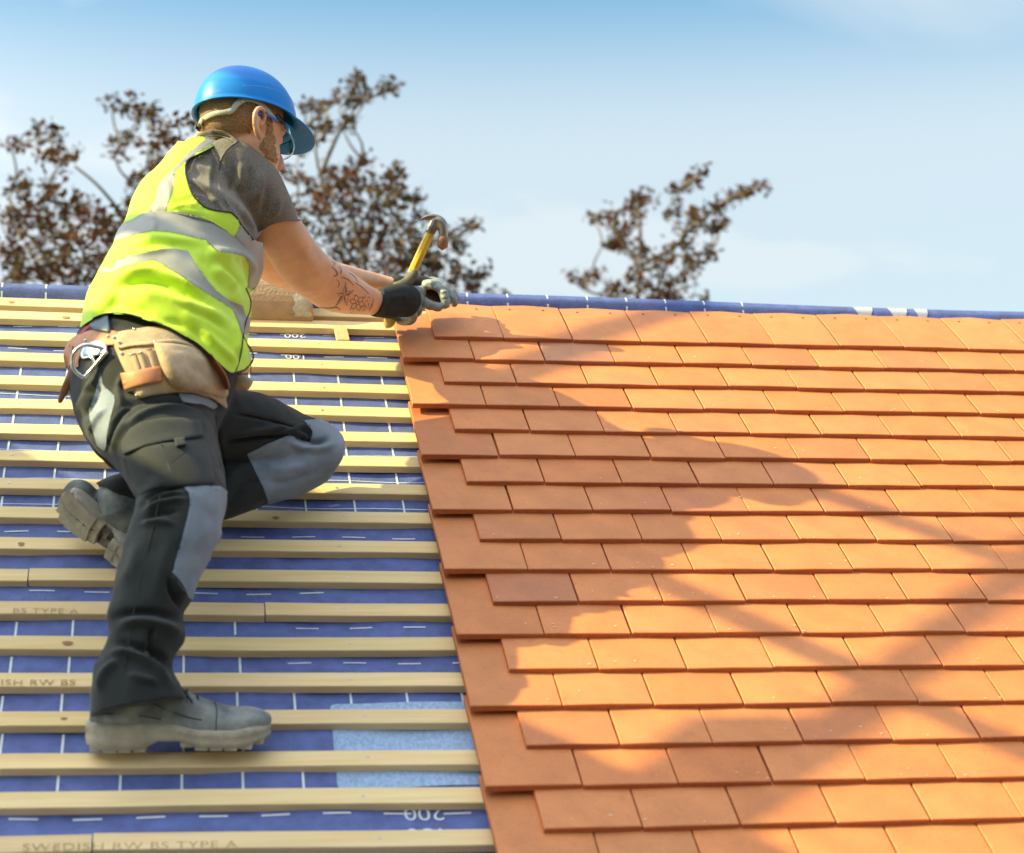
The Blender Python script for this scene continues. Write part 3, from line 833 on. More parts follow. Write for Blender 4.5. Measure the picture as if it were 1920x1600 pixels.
ARM = [(427, 263), (412, 269), (400, 276), (385, 284), (370, 291), (355, 298), (349, 307), (348, 318), (349, 330), (355, 351), (364, 369), (382, 387), (400, 394), (418, 397), (433, 399), (444, 409), (451, 420), (463, 435), (475, 450), (560, 480), (600, 300), (470, 240)]
B_UP = [(200, 455), (232, 448), (256, 439), (286, 433), (316, 435), (346, 441), (370, 447), (385, 450), (396, 461), (406, 471), (430, 474), (457, 480), (466, 494), (467, 504), (464, 540), (480, 545), (540, 500), (540, 440), (475, 450), (463, 435), (451, 421), (445, 434), (439, 447), (424, 432), (400, 417), (370, 405), (340, 398), (295, 396), (268, 400), (250, 411), (230, 420), (205, 430)]
B_LO = [(190, 512), (209, 511), (232, 500), (262, 492), (287, 487), (304, 496), (334, 514), (361, 532), (388, 550), (418, 568), (436, 580), (445, 600), (454, 628), (475, 620), (475, 598), (461, 594), (454, 573), (430, 564), (406, 546), (388, 525), (370, 500), (352, 471), (328, 467), (304, 467), (274, 474), (238, 480), (236, 486), (220, 489), (211, 504), (190, 500)]
B_SH = [(421, 256), (421, 263), (400, 270), (370, 286), (346, 304), (327, 323), (328, 336), (320, 366), (310, 396.5), (278, 399), (292, 372), (296, 351), (307, 333), (334, 309), (355, 285), (382, 264), (390, 252)]
NECK = [(240, 100), (310, 262), (344, 266), (360, 258), (374, 256), (398, 259), (427, 263), (480, 240), (540, 120)]
VV_ = snap(VV_, VF_, [HEM, ARM, NECK], 2.6)
Nv = vnormals(VV_, VF_)
q = pix(VV_)[:, :2]; vis = (Nv * (VV_ - CC)).sum(1) < 0
fc = pix(VV_[VF_].mean(1))[:, :2]; fvis = vis[VF_].all(1) | (vis[VF_].sum(1) >= 3)
fcz = pix(VV_[VF_].mean(1))[:, 2]
keep = ~inpoly(fc, HEM) & ~(inpoly(fc, ARM) & (fcz < 3.88)) & ~inpoly(fc, NECK)
nearb = np.zeros(len(VV_), bool)
VS_ = snap(VV_, VF_, [B_UP, B_LO, B_SH], 1.9)
fc = pix(VS_[VF_].mean(1))[:, :2]
in_up, in_lo, in_sh = inpoly(fc, B_UP), inpoly(fc, B_LO), inpoly(fc, B_SH) & fvis
in_sh &= ~in_up
bands = (in_up | in_lo | in_sh) & keep
vest = obj('hi_vis_vest', *compact(VS_, VF_[keep & ~bands]), M['lime'], person, label='bright lime yellow vest with grey reflective bands')
for msk in (in_up & keep, in_lo & keep & ~in_up, in_sh & keep):
    Vb, Fb = compact(VS_, VF_[msk]); Nb = vnormals(Vb, Fb)
    obj('reflective_band', Vb + Nb * .0008, Fb, M['band'], vest)
T_vest = bvh(VV_, VF_[keep]); T_tor = bvh(VV_, VF_)
# black piping: armhole, hem, front edge
V1, F1 = strip(ARM[:19], 1.7, T_tor, off=.001, round_=True, sub=4)
V2, F2 = strip([(175, 597), (202, 588), (244, 590), (310, 612), (340, 628), (370, 645), (400, 672), (430, 699), (445, 698), (459, 694)], 1.7, T_tor, off=.001, round_=True, sub=4)
V3, F3 = strip([(461, 541), (468, 558), (470, 568), (468, 584), (462, 600), (456, 627), (461, 641), (471, 657), (475, 670), (470, 683), (459, 694)], 1.8, T_tor, off=.002, round_=True, sub=4)
V4, F4 = strip([(456, 628), (454, 650), (448, 680), (441, 698)], 1.3, T_tor, off=.001, round_=True, sub=4)
Vp, Fp = join([(V1, F1), (V2, F2), (V3, F3), (V4, F4)])
obj('piping', Vp, Fp, M['piping'], vest)

# --- T-shirt: body under the vest, near sleeve, collar
tb = loft(TOR[6:14], ns=120, sub=8, cap=True, ex=2.15, tilt=TLT[6:14], scale=.945)
SLV = [(440, 262, 372, 345, 3.83, .085), (462, 268, 378, 366, 3.82, .088), (482, 281, 390, 386, 3.815, .088), (504, 302, 412, 404, 3.82, .086), (522, 325, 434, 418, 3.835, .082), (539, 357, 455, 431, 3.855, .077), (551, 384, 468, 440, 3.875, .073), (562, 413, 480, 449, 3.895, .070)]
sl = loft(SLV, ns=64, sub=8, cap=True, ex=2.1, tilt=.7)
far = loft([(420, 268, 390, 330, 4.03, .08), (450, 300, 420, 390, 4.10, .075), (478, 360, 440, 440, 4.15, .065)], ns=40, sub=5, cap=True)
TV, TF = remesh([tb, sl, far], .0042, 5)
TV = lumps(TV, TF, .003, 14, 1.7)
TV = folds(TV, TF, [
 ([(402, 290), (404, 318), (400, 345), (412, 372), (434, 402)], 5, -.006), ([(394, 292), (394, 318), (392, 345), (403, 375), (424, 400)], 5, .004),
 ([(450, 300), (452, 330), (444, 362)], 8, .007), ([(438, 304), (438, 335), (430, 365)], 6, -.006), ([(466, 308), (470, 338), (460, 372)], 7, -.006),
 ([(484, 315), (490, 345), (480, 385)], 8, .006), ([(500, 340), (498, 372), (488, 410)], 7, -.005), ([(520, 360), (522, 384), (512, 410)], 7, .005),
 ([(352, 332), (372, 346), (398, 362)], 4, .006), ([(354, 344), (374, 360), (402, 380)], 5, -.005), ([(366, 364), (390, 372), (412, 384)], 4, .005),
 ([(358, 312), (380, 318), (400, 330)], 7, .004), ([(445, 385), (466, 410), (482, 440)], 6, .006), ([(436, 378), (456, 408), (472, 436)], 5, -.006),
 ([(430, 275), (420, 300), (422, 340)], 9, .005)])
# cut the sleeve open at its hem
q = pix(TV)
hemc = np.array([521, 431.]); hd = np.array([.40, .92])
HEMS = [(562, 414), (532, 415), (505, 423), (487, 437), (479, 451), (430, 520), (640, 560), (640, 420)]
fcen = pix(TV[TF].mean(1))
NECKT = [(240, 100), (310, 262), (350, 266), (364, 260), (372, 252), (392, 247), (415, 247), (432, 256), (441, 263), (500, 225), (560, 100)]
TV = snap(TV, TF, [HEMS, NECKT], 2.6); fcen = pix(TV[TF].mean(1))
kt = ~(inpoly(fcen[:, :2], HEMS) & (fcen[:, 2] < 4.02) & (fcen[:, 2] > 3.70)) & ~inpoly(fcen[:, :2], NECKT)
tee = obj('t_shirt', *compact(TV, TF[kt]), M['tee'], person)
T_tee = bvh(TV, TF[kt])
obj('collar', *strip([(369, 263), (376, 256), (388, 251.5), (402, 250), (416, 251.5), (430, 257), (443, 266)], [4.5, 6, 6.5, 6.5, 6, 5, 4], T_tee, thick=.005, off=.001), M['tee'], tee)
obj('sleeve_seam', *strip([(440, 268), (424, 282), (412, 304), (408, 330), (414, 356), (428, 384)], 1.3, T_tee, thick=.0022, off=.0004), M['tee'], tee)
vs_, fs_ = strip([(562, 413), (532, 414), (505, 422), (487, 437), (480, 450)], 2.0, bvh(TV, TF[kt]), round_=True, sub=5, off=-.001)
obj('sleeve_hem', vs_, fs_, M['tee'], tee)

# --- head frame (fitted to the hard hat)
HS = .85
fh = np.array([0.63999, 0.18103, 0.74676]) @ CR; rh = np.array([0.76763, -0.19377, -0.6109]) @ CR; uh = np.array([-0.03411, -0.9642, 0.26298]) @ CR
HC = at(460.6, 219.4, 3.86)
def H(f, r, u): return HC + HS * (np.multiply.outer(np.asarray(f, float), fh) + np.multiply.outer(np.asarray(r, float), rh) + np.multiply.outer(np.asarray(u, float), uh))
HA = np.array([fh, rh, uh]) * HS
def hell(f, r, u, a, b_, c, ns=32, nr=18): return ellipsoid(H(f, r, u), HA * np.array([[a], [b_], [c]]), ns, nr)

# --- body: one continuous skin (head, neck, trunk, arms, legs)
parts = [hell(-.012, 0, -.005, .108, .088, .100), hell(.024, 0, -.085, .066, .066, .078), hell(.046, 0, -.130, .036, .040, .032), hell(.000, 0, -.085, .072, .070, .070),
         hell(.037, 0, -.035, .058, .068, .045)]
parts.append(tube([H(.082, 0, -.05), H(.106, 0, -.084), H(.104, 0, -.097), H(.086, 0, -.100)], [.011, .013, .012, .008], sub=3))      # nose
parts.append(hell(.080, 0, -.118, .014, .026, .010)); parts.append(hell(.078, 0, -.130, .013, .024, .009))                              # lips
for s in (-1, 1): parts.append(hell(.070, s * .032, -.050, .016, .020, .013)); parts.append(hell(.072, s * .033, -.030, .018, .026, .009))   # eyes, brows
for s in (1,):
    e0 = at(484, 233, 3.80)
# ears: a rim, a lobe and a dish
def ear(side):
    g = lambda f, u, r: H(f - .036, side * (.084 + r), u - .016)
    rim = [g(.014, -.040, .002), g(.010, -.020, .012), g(-.004, -.010, .019), g(-.022, -.016, .022), g(-.030, -.036, .020), g(-.024, -.058, .015), g(-.010, -.074, .010), g(.002, -.080, .006)]
    return [tube(rim, [.004, .0045, .005, .0055, .0055, .006, .007, .006], ns=10, sub=4), tube([g(.004, -.046, .0), g(-.012, -.034, .010), g(-.018, -.044, .012), g(-.006, -.066, .006)], [.007, .008, .008, .007], ns=10, sub=3, flat=.6)]
parts += ear(1) + ear(-1)
parts.append(loft([(372, 226, 478, 258, 3.885, .050), (372, 240, 480, 272, 3.90, .052), (376, 262, 474, 292, 3.915, .056), (372, 300, 465, 335, 3.90, .08)], ns=40, sub=4, tilt=.5))
parts.append(loft(TOR[2:14], ns=48, sub=3, scale=.89, tilt=TLT[2:14]))
ARMR = [(530, 350, 450, 410, 3.85, .058), (548, 386, 474, 436, 3.875, .052), (566, 417, 481, 451, 3.895, .048), (584, 445, 497, 474, 3.93, .047), (603, 469, 519, 509, 3.97, .046), (620, 486, 543, 538, 4.01, .045), (640, 497, 569, 557, 4.06, .043),
        (664, 514, 600, 577, 4.11, .041), (687, 531, 636, 585, 4.17, .037), (703, 541, 668, 588, 4.22, .032), (717, 548, 694, 590, 4.26, .028), (735, 550, 718, 588, 4.29, .027)]
parts.append(loft(ARMR, ns=40, sub=5, tilt=.8))
ARML = [(420, 290, 400, 360, 4.06, .06), (470, 380, 440, 450, 4.13, .052), (530, 452, 478, 513, 4.19, .048), (590, 482, 532, 541, 4.24, .045), (640, 494, 600, 557, 4.28, .041), (682, 506, 655, 552, 4.33, .034), (712, 514, 694, 544, 4.37, .027), (742, 522, 730, 543, 4.39, .024)]
parts.append(loft(ARML, ns=36, sub=5, tilt=.8))
# far shoulder to trunk and legs under the cloth
hipR, kneeR, ankR = at(262, 715, 3.50), at(330, 945, 3.28), at(250, 1310, 3.11)
hipL, kneeL, ankL = at(330, 760, 3.65), at(598, 846, 3.785), at(222, 925, 3.57)
parts.append(tube([hipR, (hipR + kneeR) / 2, kneeR, (kneeR + ankR) / 2, ankR], [.075, .066, .048, .045, .032], sub=4))
parts.append(tube([hipL, (hipL + kneeL) / 2, kneeL * .98 + hipL * .02], [.07, .060, .040], sub=4))
parts.append(tube([kneeL * .97 + ankL * .03, (kneeL + ankL) / 2, ankL * .82 + kneeL * .18], [.040, .042, .032], sub=4))
BV, BF = remesh(parts, .0036, 4)
BV = folds(BV, BF, [([(566, 470), (590, 505), (606, 545)], 14, .004), ([(600, 480), (640, 512), (690, 548)], 6, .003), ([(545, 440), (560, 490), (572, 530)], 12, -.003), ([(575, 560), (600, 545), (615, 520)], 6, .003), ([(640, 560), (668, 566), (690, 572)], 7, -.002)])
body = obj('body', BV, BF, M['skin'], person)
T_body = bvh(BV, BF)

def decal(regions, T, off, step=1.1):
    """ink or hair lying on the skin: fine grid of the region laid on surface T"""
    Vs, Fs, k = [], [], 0
    for poly in regions:
        poly = np.asarray(poly, float); lo, hi = poly.min(0), poly.max(0)
        xs, ys = np.arange(lo[0], hi[0] + step, step), np.arange(lo[1], hi[1] + step, step)
        A, B = np.meshgrid(xs, ys); Q = np.stack([A.ravel(), B.ravel()], 1); ins = inpoly(Q, poly)
        d, nr = segdist(Q, poly, True); ok = ins | (d < step * .75); Q[~ins & ok] = nr[~ins & ok]
        idx = -np.ones(len(Q), int)
        sel = np.where(ok)[0]; dep = [hit(T, *Q[i]) for i in sel]
        for i, dd in zip(sel, dep):
            if dd is not None: idx[i] = k + len(Vs) - k; Vs.append(at(Q[i, 0], Q[i, 1], dd - off))
        n = len(xs)
        for i in range(len(ys) - 1):
            for j in range(n - 1):
                f = [idx[i * n + j], idx[i * n + j + 1], idx[(i + 1) * n + j + 1], idx[(i + 1) * n + j]]
                if min(f) >= 0: Fs.append(tuple(int(x) for x in f))
    V = np.array(Vs); return V, orient(V, Fs)
def stroke(line, w, sub=5):
    P = cr(line, sub) if len(line) > 2 else np.asarray(line, float); t = np.gradient(P, axis=0); t /= np.linalg.norm(t, axis=1)[:, None] + 1e-9
    nn = np.stack([-t[:, 1], t[:, 0]], 1); s = np.linspace(0, 1, len(P)); ww = (w * (1 - .4 * np.abs(2 * s - 1)))[:, None]
    return np.concatenate([P + nn * ww, (P - nn * ww)[::-1]])
STAR = [(648.5, 529), (651, 547), (664, 545), (653, 556), (650, 574), (644, 560), (628, 576), (638, 556), (631, 550), (643, 549)]
ink = [[STAR[i], STAR[(i + 1) % 10], (646.5, 553)] for i in (0, 2, 4, 6, 8)] + [stroke([STAR[i], STAR[(i + 1) % 10]], .9) for i in (1, 3, 5, 7, 9)]
for a in np.linspace(0, 2 * np.pi, 6, endpoint=False) + .3:
    c0 = np.array([670, 568.]); d_ = np.array([math.cos(a), math.sin(a)]); n_ = np.array([-d_[1], d_[0]])
    ink.append(stroke([c0 + d_ * 2, c0 + d_ * 8 + n_ * 4, c0 + d_ * 15, c0 + d_ * 8 - n_ * 4, c0 + d_ * 2], .95))
for c0, r in (((688, 560), 6), ((682, 578), 6), ((694, 574), 5), ((660, 582), 5)):
    for a0 in (0, 2.1, 4.2): ink.append(stroke([(c0[0] + r * k * math.cos(a0 + 2 * k), c0[1] + r * k * math.sin(a0 + 2 * k)) for k in (.3, .6, .85, 1.1)], .85))
ink += [stroke([(622, 500), (630, 508), (632, 516), (625, 518)], 1.5), stroke([(636, 500), (640, 508), (638, 514)], 1.4), stroke([(600, 577), (616, 578), (632, 577), (638, 582)], 1.6), stroke([(622, 490), (628, 494), (626, 499)], 1.2),
        stroke([(655, 512), (664, 518), (672, 530)], 1.3), stroke([(666, 530), (680, 540), (692, 552)], 1.2), stroke([(640, 520), (652, 524), (664, 536)], 1.0), stroke([(630, 524), (636, 530), (634, 540)], .9), stroke([(700, 560), (698, 572), (692, 584)], 1.0)]
tv, tf = decal(ink, T_body, .0007, 1.0); obj('tattoo', tv, tf, M['tattoo'], body)
# beard along the jaw and sideburn
def ragged(poly, amp, seed, st=2.0):
    P = np.asarray(poly, float); P = np.concatenate([P, P[:1]]); L = np.concatenate([[0], np.cumsum(np.hypot(*np.diff(P, axis=0).T))]); q_ = np.arange(0, L[-1], st)
    Q = np.stack([np.interp(q_, L, P[:, 0]), np.interp(q_, L, P[:, 1])], 1); return Q + np.random.default_rng(seed).normal(0, amp, Q.shape)
bd = decal([ragged([(500, 206), (508, 208), (510, 225), (512, 245), (515, 262), (518, 280), (521, 300), (517, 308), (506, 301), (494, 287), (486, 273), (492, 265), (499, 257), (502, 240), (499, 225)], 1.7, 3, 1.6)], T_body, .0014, 1.0)
nh = decal([ragged([(374, 226), (384, 214), (430, 206), (468, 215), (474, 238), (468, 250), (450, 243), (428, 240), (400, 245), (380, 252), (374, 243)], 1.6, 4, 1.6)], T_body, .0012, 1.1)
obj('nape_hair', nh[0] + np.random.default_rng(6).normal(0, .0005, nh[0].shape), nh[1], M['hair'], body)
bv, bf = bd; bv = bv + np.random.default_rng(4).normal(0, .0006, bv.shape); obj('beard', bv, bf, M['beard'], body)
# short hair: a thin cap over the skull below the hat
hv, hf = hell(-.013, 0, -.004, .1105, .0905, .1025, 72, 44); hf = [f for f in hf]
loc = (hv - HC) @ np.linalg.inv(HA)
hairline = lambda f, r, u: (u > -.066 + .25 * max(0, f + .03)) if f < .01 else (u > .0 - .2 * (f - .01)) 
okv = np.array([(u > -.078 + max(0, f + .055) * .50 + (abs(r) < .03) * -.006) and f < .068 for f, r, u in loc])
hfs = [f for f in hf if all(okv[i] for i in f)]
hv = hv + np.random.default_rng(5).normal(0, .0007, hv.shape)
used = sorted({i for f in hfs for i in f}); mp_ = {i: k for k, i in enumerate(used)}
obj('hair', hv[used], [tuple(mp_[i] for i in f) for f in hfs], M['hair'], body)

# --- trousers
PEL = [(168, 572, 440, 640, 3.61, .145), (160, 615, 445, 690, 3.58, .150), (142, 655, 436, 735, 3.555, .156), (131, 718, 420, 760, 3.52, .158), (134, 755, 410, 782, 3.49, .150), (146, 792, 402, 805, 3.46, .130), (170, 838, 405, 845, 3.42, .108)]
THR = [(146, 780, 404, 790, 3.46, .125), (160, 815, 408, 822, 3.41, .115), (182, 845, 412, 848, 3.37, .108), (207, 868, 417, 874, 3.335, .101), (228, 894, 422, 904, 3.305, .095), (252, 932, 423, 930, 3.275, .089), (258, 955, 418, 960, 3.25, .085),
       (247, 985, 412, 985, 3.235, .083), (240, 1012, 405, 1010, 3.22, .081), (230, 1048, 389, 1046, 3.205, .079), (218, 1086, 371, 1088, 3.185, .076), (209, 1123, 356, 1123, 3.17, .074), (201, 1156, 341, 1150, 3.155, .072), (205, 1192, 346, 1195, 3.145, .073), (194, 1230, 326, 1225, 3.13, .071), (180, 1252, 321, 1252, 3.12, .070), (173, 1288, 339, 1284, 3.105, .073), (174, 1345, 346, 1310, 3.095, .076)]
THL = [(395, 690, 300, 800, 3.62, .085), (435, 729, 345, 850, 3.645, .088), (487, 738, 410, 875, 3.69, .085), (542, 760, 470, 890, 3.73, .08), (581, 779, 525, 890, 3.76, .075), (615, 793, 575, 890, 3.775, .07), (636, 812, 606, 885, 3.78, .06)]
SHL = [(642, 838, 634, 868, 3.772, .045), (640, 815, 616, 898, 3.768, .06), (612, 806, 585, 917, 3.76, .066), (560, 826, 548, 931, 3.74, .066), (510, 850, 503, 945, 3.71, .064), (455, 862, 456, 963, 3.675, .062), (400, 868, 411, 977, 3.645, .06), (330, 872, 345, 975, 3.615, .058), (240, 884, 290, 965, 3.585, .056), (178, 907, 257, 951, 3.565, .058)]
RV, RF = remesh([loft(PEL, 64, 6, ex=2.2, tilt=.85), loft(THR, 64, 5, ex=2.15, tilt=.6), loft(THL, 48, 5, ex=2.1, tilt=.6), loft(SHL, 48, 5, ex=2.1, tilt=.6)], .0040, 7)
RV = lumps(RV, RF, .004, 12, 5.3); RV = lumps(RV, RF, .0022, 32, 2.3)
RV = folds(RV, RF, [(a_, w_, h_ * 1.4) for a_, w_, h_ in [
 # behind the right knee
 ([(262, 950), (290, 925), (322, 915), (345, 912)], 5, -.009), ([(268, 962), (300, 945), (335, 938), (352, 936)], 5, .008), ([(266, 975), (300, 962), (336, 960)], 4, -.007), ([(258, 945), (284, 936), (320, 926), (348, 924)], 4, .006), ([(262, 985), (300, 978), (330, 985)], 6, .006),
 # calf and cuff
 ([(222, 1180), (250, 1165), (300, 1172), (346, 1190)], 9, .010), ([(206, 1165), (240, 1150), (300, 1150), (344, 1168)], 7, -.009), ([(210, 1205), (250, 1212), (300, 1232), (330, 1262)], 8, -.010), ([(200, 1232), (240, 1222), (286, 1250), (322, 1285)], 8, .010),
 ([(236, 1262), (262, 1272), (300, 1280)], 7, .006), ([(290, 1165), (282, 1200), (292, 1240)], 6, -.008), ([(320, 1070), (330, 1100), (350, 1122)], 5, .008), ([(316, 1085), (322, 1112), (338, 1140)], 5, -.008), ([(185, 1300), (196, 1262), (226, 1235)], 7, .007),
 ([(230, 1100), (250, 1060), (262, 1010)], 12, .005), ([(290, 1120), (305, 1060), (325, 1000)], 12, .004),
 # seat
 ([(150, 790), (170, 760), (190, 720)], 5, -.009), ([(140, 780), (160, 745), (178, 705)], 6, .007), ([(163, 820), (180, 790), (200, 765)], 4, .006), ([(200, 850), (210, 810), (228, 775), (262, 752)], 4, -.009), ([(212, 852), (222, 815), (240, 785)], 7, .006),
 ([(212, 780), (235, 758), (270, 752), (330, 755), (400, 772)], 4, -.006), ([(226, 815), (260, 782), (310, 764), (380, 766)], 6, .006), ([(232, 700), (222, 735), (232, 765)], 6, .006),
 # side seam of the right thigh, left thigh and knee
 ([(406, 770), (407, 810), (411, 841), (416, 870), (424, 910)], 3, -.006), ([(411, 832), (460, 826), (510, 820), (548, 814)], 4, -.012), ([(420, 822), (470, 812), (520, 802), (560, 796)], 5, .006),
 ([(430, 775), (480, 782), (530, 795), (572, 808)], 3, -.005), ([(500, 820), (540, 808), (572, 796)], 4, .006), ([(545, 818), (570, 826), (592, 830), (620, 822)], 5, -.010), ([(540, 828), (568, 840), (598, 843), (630, 832)], 6, .007), ([(560, 800), (580, 812), (582, 828)], 4, -.006),
 ([(480, 870), (520, 880), (580, 872)], 9, .005), ([(490, 900), (540, 905), (600, 880)], 8, -.004), ([(420, 900), (450, 880), (490, 868)], 7, .005), ([(430, 940), (460, 910), (500, 900)], 7, -.005)]])
G_HIP = [(189, 700), (194, 722), (204, 733), (214, 741), (216, 752), (207, 785), (201, 815), (199, 840), (196, 846), (182, 835), (169, 785), (167, 768), (176, 745), (184, 720)]
G_KR = [(344, 914), (366, 911), (412, 912), (430, 925), (425, 960), (420, 985), (412, 1012), (395, 1050), (378, 1092), (362, 1126), (353, 1121), (346, 1103), (336, 1087), (323, 1074), (330, 1045), (341, 1010), (351, 970), (356, 945), (354, 925)]
G_KL = [(463, 851), (500, 833), (541, 817), (562, 823), (580, 830), (586, 815), (582, 800), (570, 789), (610, 785), (640, 800), (655, 828), (650, 860), (634, 890), (600, 918), (550, 938), (502, 950), (502, 940), (494, 915), (476, 880)]
qd = pix(RV)
def isleft(P):  # distance based: which limb a point belongs to
    def dseg(a, b_):
        ab = b_ - a; t = np.clip(((P - a) @ ab) / (ab @ ab), 0, 1); return np.linalg.norm(P - a - t[:, None] * ab, axis=1)
    return np.minimum(dseg(hipL, kneeL), dseg(kneeL, ankL)) < np.minimum(dseg(hipR, kneeR), dseg(kneeR, ankR))
RV = snap(RV, RF, [G_HIP, G_KR, G_KL], 2.4)
fcR = RV[RF].mean(1); fp = pix(fcR)[:, :2]; lf = isleft(fcR); NR = vnormals(RV, RF); fv = ((NR[RF].mean(1)) * (fcR - CC)).sum(1) < .02
m1 = inpoly(fp, G_HIP) & fv & ~lf; m2_ = inpoly(fp, G_KR) & ~lf & fv; m3 = inpoly(fp, G_KL) & lf
trousers = obj('trousers', *compact(RV, RF[~(m1 | m2_ | m3)]), M['trouser'], person)
for nm, mk in (('hip_patch', m1), ('knee_patch', m2_), ('knee_patch', m3)):
    Vb, Fb = compact(RV, RF[mk]); obj(nm, Vb + vnormals(Vb, Fb) * .0010, Fb, M['patch'], trousers)
T_tr = bvh(RV, RF)
for ln in ([(468, 857), (500, 841), (541, 825), (562, 829)], [(576, 796), (586, 808), (588, 822), (582, 833)], [(360, 920), (361, 945), (356, 972), (346, 1010), (336, 1045), (330, 1072)], [(350, 919), (380, 917), (410, 918)]):
    obj('stitching', *strip(ln, .9, T_tr, off=.0012, round_=True, sub=4), M['patch'], trousers)
for ln in ([(233, 860), (246, 900), (256, 940)], [(405, 775), (407, 812), (412, 846), (417, 880)], [(415, 838), (460, 829), (510, 823), (545, 816)], [(300, 930), (285, 1000), (265, 1080), (250, 1150), (238, 1220), (226, 1290)], [(430, 771), (480, 779), (530, 792), (566, 806)]):
    obj('seam', *strip(ln, 1.0, T_tr, off=.0004, round_=True, sub=4), M['piping'], trousers)
# cargo pocket, flap, loop, seat flap
obj('cargo_pocket', *puff([(229, 852), (262, 838), (310, 830), (350, 826), (382, 820), (392, 850), (404, 900), (402, 908), (370, 912), (330, 914), (285, 920), (252, 934), (240, 890)], T_tr, .006, power=10, rings=7, curve=False, plane=True), M['trouser'], trousers)
obj('pocket_flap', *puff([(226, 828), (240, 806), (262, 792), (300, 784), (340, 782), (376, 786), (382, 818), (350, 824), (310, 830), (268, 839), (231, 853)], T_tr, .010, power=8, rings=7, curve=False, plane=True), M['trouser'], trousers)
obj('pocket_tab', *puff([(326, 822), (346, 819), (350, 834), (330, 838)], T_tr, .005, off=.010, power=8, rings=5, curve=False), M['trouser'], trousers)
obj('pocket_pleat', *strip([(302, 834), (307, 850), (314, 866), (320, 885)], 1.3, T_tr, thick=.003, off=.0085), M['piping'], trousers)
obj('pouch_trim', *puff([(334, 737), (362, 739), (388, 746), (407, 756), (409, 763), (400, 768), (380, 759), (342, 755)], T_tr, .004, power=6, rings=5, curve=False), M['patch'], trousers)
obj('waistband', *strip([(150, 629), (158, 619), (167, 611), (174, 606)], 2.6, T_tr, thick=.002, off=.002, default=3.5), M['red'], trousers)
obj('belt_clip', *puff([(167, 606), (178, 594), (200, 581), (204, 592), (208, 622), (206, 626), (176, 620), (168, 612)], T_tr, .012, power=8, rings=6, curve=False, default=3.44), M['clip'], trousers)

